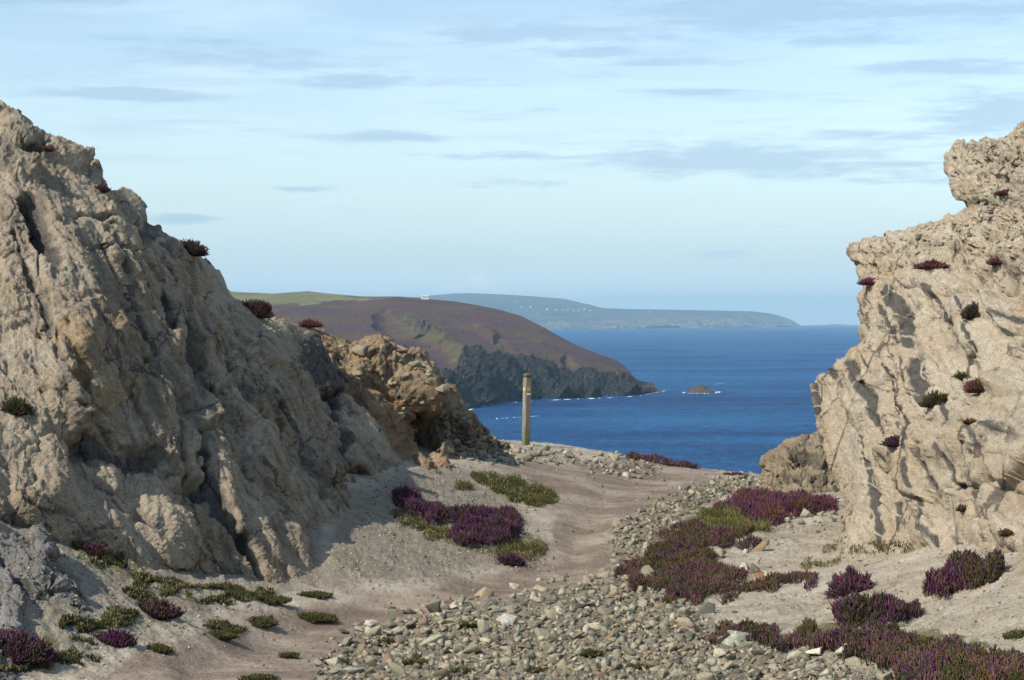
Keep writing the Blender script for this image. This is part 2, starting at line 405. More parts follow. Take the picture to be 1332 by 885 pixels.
GREEN = [[(600,612),(660,612),(715,630),(732,655),(700,668),(640,640)],[(505,660),(560,670),(620,700),(700,690),(715,715),(690,738),(640,730),(560,705)],
         [(150,765),(250,780),(360,770),(350,790),(250,790),(160,782)],[(80,700),(150,715),(200,745),(230,760),(180,762),(110,742)],
         [(850,690),(900,655),(1010,655),(1080,655),(1000,690),(900,715),(960,745),(990,770),(900,785),(850,760),(830,735)],
         [(920,812),(1000,815),(1180,815),(1332,850),(1332,900),(1180,880),(1050,850),(960,830)],[(0,840),(60,830),(120,850),(60,870),(0,870)],
         [(1090,700),(1150,705),(1200,715),(1150,725),(1090,722)]]
xx, yv = PXg.ravel(), PYg.ravel()
front = (Yg.ravel() > 9)
wob = perlin(np.c_[Xg.ravel() * 1.7, Yg.ravel() * 0.9, Xg.ravel() * 0], 5) * 14
mpath = sstep(poly_sd(xx + wob, yv + wob * 0.4, PATH), -22, 16) * front
mscree = sstep(poly_sd(xx + wob, yv + wob * 0.4, SCREE), -8, 12) * front
mbed = mscree.copy()
mscree = np.maximum(mscree, 0.7 * sstep(poly_sd(xx, yv, [(-200,600),(430,600),(430,770),(300,800),(120,870),(-200,900)]), -10, 25) * front)
mscree = np.maximum(mscree, 0.8 * sstep(poly_sd(xx, yv, [(430,660),(520,600),(640,600),(700,680),(700,735),(560,760),(430,770),(420,720)]), -10, 25) * front)
mgreen = np.zeros_like(mpath)
for gpoly in GREEN: mgreen = np.maximum(mgreen, sstep(poly_sd(xx + wob * 0.7, yv + wob * 0.3, gpoly), -6, 8))
mgreen = mgreen * front * (0.45 + 0.5 * sstep(perlin(np.c_[Xg.ravel() * 4, Yg.ravel() * 2.5, Xg.ravel() * 0], 15), -0.3, 0.3))
q = np.c_[Xg.ravel(), Yg.ravel(), Zg.ravel() * 0]
dz = fbm(q * 0.7, 3, 3) * 0.035 * (1 - 0.6 * mpath) + fbm(q * 3.1, 4, 9) * 0.022 * (1 - 0.75 * mpath) + fbm(q * 16, 4, 21) * 0.011 * (1 - 0.3 * mpath)
dz += mgreen * 0.03 + mscree * (fbm(q * 5.5, 4, 41, 0.6) * 0.022 + fbm(q * 26, 3, 43, 0.6) * 0.008)
# shallow wheel-worn hollow along the path and rills on the sandy slope at the right
dz -= 0.06 * mpath * np.exp(-(seg_dist(xx, yv, [(860,612),(790,640),(755,690),(745,735),(650,762),(430,800),(250,870)]) / 22) ** 2)
rill = fbm(np.c_[q[:, 0] * 2.2 + q[:, 1] * 1.2, q[:, 1] * 0.7, q[:, 2]], 4, 33, ridged=True)
dz += rill * 0.022 * sstep(xx, 980, 1080) * (1 - mscree) + rill * 0.03 * sstep(xx, 460, 300) * (1 - mpath)
Zg2 = Zg + dz.reshape(Zg.shape)
G = np.stack([Xg, Yg, Zg2], -1)
ground = mesh_obj('ground', G.reshape(-1, 3), grid_faces(*Xg.shape)[:, ::-1], M_ground, True, attrs={'mask': np.c_[mpath, mgreen, mscree], 'bed': mbed})
tag(ground, 'pale sandy hollow with a trodden brown path between granite outcrops', 'ground', kind='structure')

# ------------------------------------------------------------------ rock outcrops
def wv_gate(q, seed): return perlin(q * 0.9, seed + 90) * 2 + 0.3
def rock(name, pairs, ctrl, mat, mode, strokes=(), nt=420, sp=1.3, rnd_px=26, rnd_m=0.5, back=5.0, back_dir=(0, 1, -0.7), seed=0,
         tone=(), lam=2e-3, amp=1.0, zone=None, kfine=1.0, top_t=1.25):
    A = np.array(pairs, float)
    mx_ = (A[1:, 0] + A[:-1, 0]) / 2                     # parts well outside the frame are meshed coarser
    L = np.r_[0, np.cumsum(np.hypot(*(np.diff(A[:, :2], axis=0).T)) * np.where((mx_ < -170) | (mx_ > 1420), 0.18, 1.0))]
    ns = int(L[-1] / sp)
    u = np.linspace(0, L[-1], ns)
    C = np.stack([np.interp(u, L, A[:, k]) for k in range(4)], 1)
    k = 3; ker = np.ones(k) / k
    for c in range(4):
        e = np.pad(C[:, c], k // 2, mode='edge'); C[:, c] = np.convolve(e, ker, 'valid')
    tt = np.linspace(0, 1, nt) ** top_t
    px = C[:, None, 0] * (1 - tt) + C[:, None, 2] * tt; py = C[:, None, 1] * (1 - tt) + C[:, None, 3] * tt
    fn = TPS([(c[0], c[1]) for c in ctrl], [c[2] for c in ctrl], 300.0, lam)
    Y = fn(px, py)
    dpx = np.hypot(px - C[:, None, 0], py - C[:, None, 1])
    e = np.clip(1 - dpx / rnd_px, 0, 1)
    Y = Y + rnd_m * (1 - np.sqrt(np.clip(1 - e * e, 0, 1)))
    P = np.stack([(px - CX) / F * Y, Y, (CY - py) / F * Y], -1)
    # far side: curls over the top and runs down behind
    inw = np.stack([C[:, 2] - C[:, 0], 0 * C[:, 0], C[:, 1] - C[:, 3]], 1); inw /= np.linalg.norm(inw, axis=1)[:, None] + 1e-9
    nb = 60; bs = (np.linspace(0, 1, nb + 1)[1:] ** 1.6) * back
    edge = P[:, 0]
    ray = edge / edge[:, 1:2]            # leaves along the line of sight, so nothing of the back peeps out past the edge
    B = edge[:, None] + ray[:, None] * (bs * 0.85 + 0.25 * np.sqrt(bs))[None, :, None] + inw[:, None] * ((bs * 0.7) * (1 - np.exp(-bs / 0.6)))[None, :, None]
    P = np.concatenate([B[:, ::-1], P], 1)
    px = np.concatenate([np.repeat(px[:, :1], nb, 1), px], 1); py = np.concatenate([np.repeat(py[:, :1], nb, 1), py], 1)
    sh = P.shape[:2]
    N = grid_normals(P)
    # orientation: front faces must look to the eye
    if (N[sh[0] // 2, nb + nt // 2] * P[sh[0] // 2, nb + nt // 2]).sum() > 0: N = -N; flip = True
    else: flip = False
    q = P.reshape(-1, 3); X, Yp = px.ravel(), py.ravel()
    w1 = perlin(q * 2.5, seed + 71); w2 = perlin(q * 2.5 + 9, seed + 72); w3 = perlin(q * 9, seed + 73)
    Xw = X + w1 * 4 + w3 * 2; Yw = Yp + w2 * 4
    edg = np.r_[[0] * nb, dpx.mean(0)]; edg = np.concatenate([np.zeros((sh[0], nb)), dpx], 1).ravel()
    D = mode(q, seed, X, Yp) * amp * (0.35 + 0.65 * np.clip(edg / 45, 0, 1))
    mk = np.zeros((len(q), 3))
    for s_ in strokes:
        pl, hw, dep, mch, mv = s_
        d_ = seg_dist(Xw, Yw, pl)
        pr = np.clip(1 - (d_ / hw) ** 2, 0, 1) ** 1.3
        blk = 1.0
        if hw < 14 and mch == 0 and dep > -0.12: blk = 1 - 0.75 * np.exp(-(perlin(np.c_[q[:, 0] * 1.0, q[:, 1], q[:, 2] * 4 + q[:, 0]], seed + 5) / 0.07) ** 2)
        if mode is mode_right and hw < 14: dep = dep * 0.4
        D = D + dep * pr * (blk if np.ndim(blk) else 1)
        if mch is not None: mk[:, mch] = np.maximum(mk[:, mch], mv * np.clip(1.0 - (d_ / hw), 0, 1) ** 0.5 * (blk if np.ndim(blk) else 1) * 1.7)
    for (pl, mch, mv, sf) in tone:
        mk[:, mch] = np.maximum(mk[:, mch], mv * sstep(poly_sd(Xw + w1 * 14, Yw + w2 * 14, pl), -sf, sf))
    D = D.reshape(sh)
    for _ in range(1):
        D = (np.roll(D, 1, 0) + np.roll(D, -1, 0) + 2 * D) / 4; D[:, 1:-1] = (D[:, 2:] + D[:, :-2] + 2 * D[:, 1:-1]) / 4
    P1 = P + N * D[..., None]
    gap = np.maximum(np.linalg.norm(np.gradient(P1, axis=0), axis=2), np.linalg.norm(np.gradient(P1, axis=1), axis=2)).ravel()
    k1, k2, k3 = np.clip(0.10 / gap, 0, 1), np.clip(0.045 / gap, 0, 1) ** 1.5, np.clip(0.024 / gap, 0, 1) ** 1.5      # no grain finer than the mesh can carry
    N1 = grid_normals(P1); N1 = -N1 if flip else N1
    q = P1.reshape(-1, 3)
    rg = np.ones(len(q))
    if zone is not None:
        for (pl, kk) in zone: rg = rg + (kk - 1) * sstep(poly_sd(Xw, Yw, pl), -14, 14)
    ca, sa = math.cos(0.5 if mode is mode_left else 0.27), math.sin(0.5 if mode is mode_left else 0.27)
    a_ = q[:, 0] * ca + q[:, 2] * sa; b_ = -q[:, 0] * sa + q[:, 2] * ca
    st = 0.17 if mode is not mode_lump else 0.85
    wq = perlin(q * 1.3, seed + 74) * 0.5
    v1, e1 = facet(np.c_[a_ * 4.2 + wq, b_ * 4.2 * st + wq, q[:, 1] * 3.0], seed + 3, 0.9)
    v2, e2 = facet(np.c_[a_ * 9.5 + wq, b_ * 9.5 * (st + 0.15), q[:, 1] * 8], seed + 4, 0.9)
    v3, e3 = facet(np.c_[a_ * 21, b_ * 19, q[:, 1] * 20], seed + 5, 0.8)
    v0, e0 = facet(np.c_[a_ * 2.2 + wq, b_ * (0.38 if st < 0.5 else 1.4) + wq * 0.5, q[:, 1] * 1.2], seed + 2, 0.9)
    rb_ = fbm(np.c_[a_ * 6 + wq, b_ * 0.35, q[:, 1] * 0.5], 3, seed + 92, ridged=True) if st < 0.5 else 0
    D2 = v0 * (0.022 if mode is mode_right else 0.042) * k1 * rg + rb_ * 0.022 * k1 + v1 * 0.036 * (0.3 + 0.7 * rg) * k1 + v2 * 0.022 * rg * k2 + v3 * 0.012 * rg * k3 + fbm(q * 34, 3, seed + 40, 0.7) * 0.008 * k3
    cr = np.abs(perlin(np.c_[a_ * 2.6 + wq * 0.6, b_ * 0.22, q[:, 1] * 0.3], seed + 95)) + 0.02 * perlin(q * 6, seed + 96)
    ch = np.abs(perlin(np.c_[a_ * 0.9, b_ * 2.6 + wq, q[:, 1] * 0.8], seed + 97))
    gt = np.clip(perlin(q * 1.1, seed + 98) * 3 + 0.6, 0, 1); gh = np.clip(perlin(q * 1.3, seed + 99) * 3 - 0.1, 0, 1)
    D2 -= 0.050 * np.exp(-(cr / 0.035) ** 2) * k2 * gt + 0.025 * np.exp(-(ch / 0.03) ** 2) * k2 * gh
    mk[:, 0] = np.maximum(mk[:, 0], 0.5 * np.exp(-(cr / 0.03) ** 2) * gt)
    D2 -= 0.018 * k2 * np.exp(-(e1 / 0.05) ** 2) * np.clip(wv_gate(q, seed), 0, 1)
    P2 = P1 + N1 * (D2 * kfine).reshape(sh)[..., None]
    fc = grid_faces(*sh)
    if flip: fc = fc[:, ::-1]
    o = mesh_obj(name, P2.reshape(-1, 3), fc, mat, True, attrs={'mask': mk})
    return o

def unit(v): v = np.array(v, float); return v / np.linalg.norm(v)
def saw(v, w=0.16):                     # slow rise, sharp fall: joint faces that step down to the right
    f = v - np.floor(v); return np.where(f < 1 - w, f / (1 - w), (1 - f) / w)
def mode_left(q, seed, X, Yp):
    dv = unit((0.45, 0.22, -0.87)); ev = unit(np.cross(dv, (0, 1, 0))); ev = ev * np.sign(ev[0])
    a = q @ ev; b = q @ dv
    wv = fbm(q * 0.5, 3, seed + 1); wb = fbm(np.c_[a * 0.6, b * 0.35, q[:, 1] * 0.3], 3, seed + 12)
    s1 = saw(a * 0.62 + wb * 0.38) * (0.55 + 0.45 * perlin(np.c_[a * 0.4, b * 0.4, q[:, 1] * 0.3], seed + 13))
    s2 = saw(a * 1.9 + b * 0.10 + wb * 0.8, 0.2) * (0.5 + 0.5 * perlin(np.c_[a, b * 0.5, q[:, 1] * 0.5] * 0.9, seed + 14))
    s3 = saw(-b * 0.9 + wb * 1.2 + np.floor(a * 1.9 + b * 0.10 + wb * 0.8) * 0.37, 0.12) * (0.5 + 0.6 * perlin(q * 0.7, seed + 15))
    fl2 = fbm(np.c_[a * 3.8 + wv, b * 0.28, q[:, 1] * 0.4], 3, seed + 8, ridged=True)
    u1, c1_ = facet(np.c_[a * 1.25 + wb * 0.5, b * 0.22 + wv * 0.2, q[:, 1] * 0.4], seed + 6, 1.0)
    u2, c2_ = facet(np.c_[a * 2.8 + wb * 0.6, b * 0.6, q[:, 1] * 1.3], seed + 7, 0.9)
    D = wv * 0.08 + (s1 - 0.4) * 0.30 + (s2 - 0.4) * 0.15 + (s3 - 0.4) * 0.05 + fl2 * 0.045 + u1 * 0.15 + u2 * 0.04
    D -= 0.035 * np.exp(-(c1_ / 0.04) ** 2) + 0.015 * np.exp(-(c2_ / 0.05) ** 2)
    calm = sstep(X + 0.25 * (Yp - 300), 150, 60) * 0.65           # smooth sandy face at the far left
    return D * (1 - calm)
def mode_right(q, seed, X, Yp):
    dv = unit((0.35, 0.0, -0.94)); ev = unit((0.94, 0.0, 0.35))
    a = q @ ev; b = q @ dv
    wv = fbm(q * 0.6, 3, seed + 1)
    s1 = saw(-a * 0.9 + wv * 0.3, 0.2); s2 = saw(a * 2.3 + wv * 0.8, 0.15) * (0.5 + 0.6 * perlin(np.c_[a, b * 0.4, q[:, 1]], seed + 4))
    u1, c1_ = facet(np.c_[a * 1.5 + wv * .25, b * 0.26, q[:, 1] * 0.5], seed + 6, 0.9)
    u2, c2_ = facet(np.c_[a * 3.4, b * 0.9, q[:, 1] * 1.4], seed + 7, 0.8)
    top = sstep(Yp, 380, 310)
    st = fbm(np.c_[q[:, 0] * 0.5, q[:, 1] * 0.5, q[:, 2] * 3.2], 3, seed + 9, ridged=True)
    return wv * 0.04 + ((s1 - 0.5) * 0.13 + (s2 - 0.4) * 0.06) * (1 - top * 0.6) + u1 * 0.13 + u2 * 0.045 - 0.035 * np.exp(-(c1_ / 0.03) ** 2) + st * 0.08 * top - 0.5 * (u1 * 0.13 + u2 * 0.045) * sstep(Yp, 600, 700)
def mode_lump(q, seed, X, Yp):
    wv = fbm(q * 0.8, 3, seed + 1)
    u1, c1_ = facet(q * 1.7 + wv[:, None] * 0.4, seed + 6, 0.9); u2, c2_ = facet(q * 3.6, seed + 7, 0.9)
    return wv * 0.18 + u1 * 0.17 + u2 * 0.08 - 0.04 * np.exp(-(c1_ / 0.05) ** 2)

LP = [(-1100,240,-1100,980),(-900,90,-900,930),(-700,0,-700,880),(-450,-70,-450,820),(-250,-40,-250,780),(-160,20,-160,760),(-60,90,-60,760),(0,137,-10,760),(20,146,10,757),(30,158,20,755),(48,170,35,750),(62,178,50,748),(92,186,75,745),(106,198,95,748),
      (127,208,115,755),(131,234,130,760),(165,248,150,765),(183,268,165,770),(188,290,185,775),(215,305,205,780),(240,320,230,785),(272,332,260,790),
      (290,350,280,795),(303,382,300,800),(330,404,320,803),(350,410,350,803),(385,420,385,798),(405,436,400,790),(418,462,415,775),(434,500,430,755),
      (445,514,440,740),(470,528,450,722),(490,556,465,705),(505,585,480,690),(530,610,505,675),(560,640,540,660)]
LC = [(-1100,240,15),(-1100,980,10.5),(-700,0,19.5),(-700,450,15.5),(-700,880,12.6),(-400,-60,22.5),(-400,400,17.6),(-400,820,14.6),(-160,20,24),(-160,400,19),(-160,760,16.2),(0,665,16.5),(0,560,17.6),(0,450,18.7),(0,250,21.0),(0,137,22.5),(60,720,16.9),(60,300,20.7),(120,705,17.5),(100,560,18.2),(95,500,18.5),(150,400,20.8),
      (130,220,23),(200,600,19.3),(200,740,18.1),(300,700,19.3),(330,768,19.2),(300,560,21),(303,385,26),(240,318,24.5),(250,450,22.8),(400,765,19.9),
      (400,650,22),(400,520,26),(400,435,29.5),(440,600,25),(440,520,29),(500,600,28.5),(455,680,23.6),(540,630,29.5),(200,800,18.2),(330,830,19.2),
      (400,830,20),(0,760,16.8),(120,770,17.5),(460,740,23.5),(520,680,28.5),(350,680,20),(350,480,24.6)]
LS = [([(36,262),(48,285),(56,312),(70,342)],13,-0.30,0,1.0),([(0,205),(24,218),(40,222)],14,0.22,0,0.3),([(184,366),(196,400),(207,439)],8,-0.22,0,0.8),  # dark channel paints shade into recesses, gullies and grooves
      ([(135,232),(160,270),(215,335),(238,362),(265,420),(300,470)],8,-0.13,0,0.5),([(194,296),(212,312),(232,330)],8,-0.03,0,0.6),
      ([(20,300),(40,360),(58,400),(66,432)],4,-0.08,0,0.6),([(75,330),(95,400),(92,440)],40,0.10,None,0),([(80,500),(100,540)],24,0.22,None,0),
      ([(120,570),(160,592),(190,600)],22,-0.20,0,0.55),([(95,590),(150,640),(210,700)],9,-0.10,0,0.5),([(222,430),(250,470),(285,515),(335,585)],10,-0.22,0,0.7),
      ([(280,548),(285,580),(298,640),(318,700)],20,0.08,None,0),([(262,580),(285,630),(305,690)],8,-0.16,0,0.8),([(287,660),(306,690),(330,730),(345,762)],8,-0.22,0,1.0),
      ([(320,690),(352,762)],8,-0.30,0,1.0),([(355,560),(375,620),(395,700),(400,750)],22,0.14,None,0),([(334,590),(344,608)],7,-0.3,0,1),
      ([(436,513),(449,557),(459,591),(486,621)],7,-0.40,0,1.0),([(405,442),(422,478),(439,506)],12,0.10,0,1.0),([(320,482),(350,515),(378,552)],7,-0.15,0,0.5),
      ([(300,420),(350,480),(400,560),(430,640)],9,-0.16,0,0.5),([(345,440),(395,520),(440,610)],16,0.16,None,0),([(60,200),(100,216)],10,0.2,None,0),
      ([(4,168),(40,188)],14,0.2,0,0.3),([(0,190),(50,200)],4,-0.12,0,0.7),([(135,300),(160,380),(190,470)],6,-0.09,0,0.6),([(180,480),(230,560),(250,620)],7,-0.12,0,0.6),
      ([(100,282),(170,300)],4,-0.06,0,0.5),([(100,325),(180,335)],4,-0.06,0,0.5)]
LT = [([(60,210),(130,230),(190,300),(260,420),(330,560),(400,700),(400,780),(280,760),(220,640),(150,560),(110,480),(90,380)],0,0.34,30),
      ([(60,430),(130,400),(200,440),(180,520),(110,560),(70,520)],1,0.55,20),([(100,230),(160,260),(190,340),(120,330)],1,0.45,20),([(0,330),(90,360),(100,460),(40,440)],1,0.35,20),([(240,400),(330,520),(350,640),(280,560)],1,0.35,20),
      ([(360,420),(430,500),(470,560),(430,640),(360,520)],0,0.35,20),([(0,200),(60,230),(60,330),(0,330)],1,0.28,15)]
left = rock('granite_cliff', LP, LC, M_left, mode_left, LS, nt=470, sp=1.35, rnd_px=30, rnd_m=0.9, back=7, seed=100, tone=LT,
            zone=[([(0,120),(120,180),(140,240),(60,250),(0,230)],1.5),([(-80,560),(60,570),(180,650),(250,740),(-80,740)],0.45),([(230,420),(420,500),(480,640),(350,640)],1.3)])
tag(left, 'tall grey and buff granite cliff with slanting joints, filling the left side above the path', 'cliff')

SPAIRS = [(398,424,410,620),(408,424,425,640),(425,432,440,650),(445,440,455,650),(462,448,470,648),(475,446,480,646),(495,452,495,642),(505,458,505,640),
          (520,450,517,638),(535,460,530,635),(552,466,545,632),(563,478,560,630),(568,500,570,628),(582,518,585,622),(597,530,600,620),(615,545,618,615),
          (630,560,635,612),(648,574,652,610),(676,586,676,605)]
SC = [(400,430,32),(450,460,32),(520,465,33),(560,490,33.5),(500,500,32),(480,560,30.2),(560,600,31),(555,560,33.0),(545,520,32.2),(600,560,33.6),(600,600,32.6),
      (640,575,35.5),(655,598,36.2),(470,620,28.8),(540,628,29.6),(600,622,32.2),(440,620,29)]
SS = [([(485,476),(520,490),(548,522)],34,0.42,None,0),([(556,545),(560,575)],14,-0.75,0,0.7),([(480,505),(520,525),(545,545)],9,-0.16,1,0.5),([(505,472),(512,476)],6,-0.25,0,0.8),  # the undercut's shade is painted in with the dark channel
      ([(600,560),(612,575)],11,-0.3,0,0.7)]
ST = [([(445,500),(540,535),(560,600),(640,600),(640,620),(500,620),(440,560)],1,0.62,14),([(560,500),(600,540),(640,575),(640,590),(570,590)],0,0.3,10)]
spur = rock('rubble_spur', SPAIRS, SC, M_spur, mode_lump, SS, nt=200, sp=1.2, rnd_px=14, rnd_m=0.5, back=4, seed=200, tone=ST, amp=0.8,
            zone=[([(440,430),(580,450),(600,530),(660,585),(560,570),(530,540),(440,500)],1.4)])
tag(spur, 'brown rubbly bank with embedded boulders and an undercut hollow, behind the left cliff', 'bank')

NP = [(-520,520,-520,960),(-340,520,-340,920),(-170,560,-170,900),(-80,620,-80,900),(-20,664,-30,900),(0,680,-10,898),(12,690,5,896),(28,702,18,894),(48,699,36,892),(58,712,48,890),(60,730,60,888),(88,745,75,886),
      (102,756,88,884),(112,776,100,882),(124,802,110,880),(133,835,120,878),(140,862,132,880)]
NC = [(-520,540,14.5),(-520,950,10.9),(-170,580,15.6),(-170,900,12.4),(0,690,15.3),(0,800,13.9),(0,880,12.9),(60,730,15.0),(60,800,14.2),(60,860,13.5),(110,780,14.7),(120,840,14.05),(130,870,13.75)]
near = rock('low_rock', NP, NC, M_near, mode_left, [([(0,720),(40,770),(60,830)],8,-0.1,0,0.6),([(48,702),(58,722)],8,0.08,None,0),([(40,800),(70,815)],7,-0.12,0,0.8)],
            nt=240, sp=1.2, rnd_px=22, rnd_m=0.4, back=3, seed=300, amp=0.5, tone=[([(0,780),(60,800),(90,850),(0,860)],2,0.35,15)])
tag(near, 'low blue-grey rock shoulder at the bottom left corner with heather at its foot', 'rock')

RP = [(1500,105,1500,120),(1400,130,1500,140),(1345,160,1500,190),(1332,165,1500,210),(1310,176,1500,240),(1300,186,1500,255),(1288,182,1500,260),(1272,188,1500,270),(1244,190,1500,280),(1234,202,1500,295),
      (1233,222,1500,310),(1242,240,1500,330),(1246,255,1500,345),(1262,270,1500,355),(1258,281,1500,362),(1236,288,1500,370),(1215,297,1500,380),(1180,302,1500,392),
      (1150,304,1500,402),(1118,314,1500,415),(1099,324,1500,425),(1104,340,1500,438),(1112,356,1500,450),(1117,374,1500,465),(1110,386,1500,475),(1112,410,1500,492),
      (1118,436,1500,510),(1112,446,1500,520),(1102,456,1500,528),(1100,466,1500,536),(1086,474,1500,545),(1083,488,1500,556),(1064,491,1500,565),(1052,500,1500,575),
      (1055,518,1500,590),(1060,545,1500,610),(1066,575,1500,635),(1078,602,1500,655),(1092,628,1500,675),(1104,655,1500,700),(1099,680,1500,725),(1094,705,1500,750),
      (1092,730,1500,775),(1088,760,1500,805)]
RP = [(2010,300,2014,310),(1850,215,2005,318),(1650,140,2003,326)] + [(a, b, 2000, {1500: 333, 1400: 338, 1345: 342}.get(a, b + (d - b) * (2000 - a) / (1500 - a) if a < 1499 else 333)) for (a, b, c, d) in RP]
RC = [(2000,340,17),(2000,600,13.6),(2000,870,10.8),(1750,480,15),(1750,820,12.2),(1500,80,22),(1500,400,17.5),(1500,800,13.5),(1332,180,24.2),(1332,280,22.6),(1332,400,20.2),(1332,560,18.2),(1332,700,17.0),(1332,735,16.4),(1240,230,25.2),
      (1262,280,24.6),(1200,305,24.6),(1105,330,26),(1115,380,25.2),(1160,340,24.4),(1230,345,23.2),(1200,450,22.4),(1110,450,24.4),(1060,505,25),(1100,520,23.8),
      (1100,650,23.2),(1092,725,22.3),(1092,760,22.3),(1150,700,21.3),(1150,740,21.3),(1200,600,20.9),(1200,720,19.9),(1200,760,19.9),(1260,500,20.9),(1260,715,18.5),
      (1280,780,18.2),(1332,780,16.3),(1250,400,21.9),(1160,560,21.9)]
RS = [([(1148,376),(1166,398),(1177,431),(1187,451),(1190,472),(1194,494),(1197,512)],11,-0.05,0,1.0),([(1207,378),(1223,402),(1233,427),(1240,447),(1244,482)],4.5,-0.07,0,1.0),
      ([(1109,474),(1119,498),(1131,519),(1133,539),(1141,556)],9,-0.06,0,1.0),([(1111,398),(1125,429)],3,-0.09,0,0.8),([(1113,441),(1131,482)],2.5,-0.05,0,0.7),
      ([(1140,395),(1152,420),(1168,455),(1172,490),(1190,520)],3,-0.08,0,0.75),([(1057,498),(1062,535)],6,-0.04,0,0.9),([(1131,634),(1138,692)],5.5,-0.05,0,0.9),
      ([(1158,653),(1162,690)],4.5,-0.05,0,0.9),([(1195,591),(1218,634)],7,-0.10,0,0.7),([(1234,587),(1250,634)],6,-0.12,0,0.8),([(1109,556),(1122,590),(1136,641)],2.5,-0.06,0,0.7),
      ([(1150,470),(1162,510),(1172,550),(1178,590)],4,-0.05,0,0.8),([(1222,520),(1232,560),(1240,600)],5,-0.05,0,0.7),([(1120,590),(1132,650),(1140,712)],3,-0.05,0,0.7),([(1180,600),(1192,640),(1200,690)],4,-0.06,0,0.7),([(1275,560),(1290,610)],5,-0.05,0,0.6),([(1240,378),(1256,420),(1262,455)],3,-0.06,0,0.7),([(1205,685),(1215,722)],5,-0.06,0,0.6),([(1228,690),(1240,720)],5,-0.06,0,0.6),([(1105,345),(1180,352),(1260,330),(1332,322)],9,-0.16,2,0.3),
      ([(1120,322),(1200,312),(1290,300)],8,0.12,None,0),([(1232,590),(1300,560)],22,0.12,None,0),([(1150,585),(1185,640),(1195,690)],20,0.14,None,0),
      ([(1225,360),(1260,350),(1300,360)],26,-0.14,None,0),([(1285,330),(1320,420),(1300,470)],30,-0.18,None,0),([(1250,430),(1280,470),(1290,490)],22,0.14,None,0),
      ([(1290,640),(1310,700)],16,0.14,None,0),([(1262,620),(1272,700)],7,-0.1,0,0.5),([(1300,560),(1332,570)],12,0.05,0,0.55),([(1270,592),(1300,588)],8,0.0,0,0.6),
      ([(1250,262),(1300,270),(1332,262)],9,-0.12,0,0.4),([(1280,405),(1320,410)],7,0,0,0.6),([(1295,445),(1332,440)],10,0.05,0,0.5),([(1080,480),(1100,500)],8,0.02,0,0.7)]
RT = [([(1230,180),(1332,150),(1400,130),(1400,270),(1330,280),(1262,275),(1232,230)],0,0.34,12),([(1100,300),(1262,285),(1262,330),(1110,340)],0,0.22,12),
      ([(1098,320),(1150,320),(1150,360),(1112,372)],1,0.42,10),([(1080,440),(1130,430),(1130,500),(1090,480)],1,0.5,12),([(1100,455),(1180,470),(1180,480),(1100,490)],1,0.38,10)]
right = rock('granite_crag', RP, RC, M_right, mode_right, RS, nt=560, sp=1.25, rnd_px=10, rnd_m=0.3, back=7, seed=400, tone=RT, top_t=1.38, kfine=0.85,
             zone=[([(1225,150),(1400,120),(1400,320),(1262,290)],2.6),([(1095,300),(1400,270),(1400,350),(1110,350)],1.7),([(1225,340),(1300,340),(1300,500),(1220,480)],0.5),([(1150,650),(1240,600),(1332,590),(1500,600),(1500,810),(1080,810),(1085,735)],0.4)])
tag(right, 'sunlit pale granite crag with dark vertical veins and an overhanging top block, right edge', 'cliff')

OP = [(985,640,990,668),(993,625,1000,668),(998,600,1006,668),(1008,586,1016,668),(1024,577,1030,668),(1048,572,1050,668),(1068,568,1068,668),(1085,575,1082,668),(1100,590,1095,668),(1112,625,1106,668)]
OC = [(990,650,32.8),(1000,600,33.4),(1030,590,33.2),(1070,580,33.2),(1100,600,33.2),(1050,640,31.8),(1000,650,32.3),(1095,650,31.8),(1050,670,31.8)]
outc = rock('rough_outcrop', OP, OC, rock_mat('outcrop_stone', (0.34, 0.28, 0.19), (0.25, 0.2, 0.135), (0.10, 0.10, 0.085), (0.33, 0.20, 0.09)), mode_lump,
            [([(1035,595),(1060,600),(1078,612)],9,-0.35,0,0.7),([(1020,612),(1045,628)],7,-0.2,0,0.6)], nt=120, sp=1.0, rnd_px=14, rnd_m=0.5, back=2.5, seed=500,
            zone=[([(980,560),(1115,560),(1115,640),(980,640)],1.3)])
tag(outc, 'small rough brown outcrop on the skyline just left of the sunlit crag', 'rock')

# ------------------------------------------------------------------ sea
def sea_z(r): return SEA - r * r / (2 * RE)
rr = np.concatenate([np.geomspace(60, 28800, 260)]); aa = np.linspace(-0.9, 0.9, 160)
R_, A_ = np.meshgrid(rr, aa, indexing='ij')
m, t = new_mat('sea_water')
p = t.node('ShaderNodeTexCoord').outputs['Object']
w1 = t.noise(t.scale(p, (0.006, 0.012, 0)), 1, 6, 0.6, 0.3); w2 = t.noise(t.scale(p, (0.0012, 0.004, 0)), 1, 5, 0.6, 0.6)
w3 = t.math('ADD', t.math('MULTIPLY', t.noise(t.scale(p, (0.12, 0.10, 0)), 1, 4, 0.6), 0.5), t.math('MULTIPLY', t.noise(t.scale(p, (0.6, 0.28, 0)), 1, 3, 0.6), 0.5))
mixf = t.math('ADD', t.math('MULTIPLY', w1, 0.25), t.math('ADD', t.math('MULTIPLY', w2, 0.25), t.math('MULTIPLY', w3, 0.5)))
col = t.mix(t.step(mixf, 0.43, 0.58), (0.002, 0.034, 0.135), (0.018, 0.125, 0.300))
foam = t.math('MULTIPLY', t.step(t.noise(t.scale(p, (0.11, 0.22, 0)), 1, 3, 0.5), 0.735, 0.76, 0, 0.8), t.step(w2, 0.5, 0.6))
col = t.mix(foam, col, (0.7, 0.75, 0.78))
hb = t.math('ADD', t.noise(t.scale(p, (0.25, 0.45, 0)), 1, 6, 0.7), t.noise(t.scale(p, (0.04, 0.08, 0)), 1, 4, 0.6))
b = finish(t, col, 0.5, hb, 1.0, 3.0, 0.05)
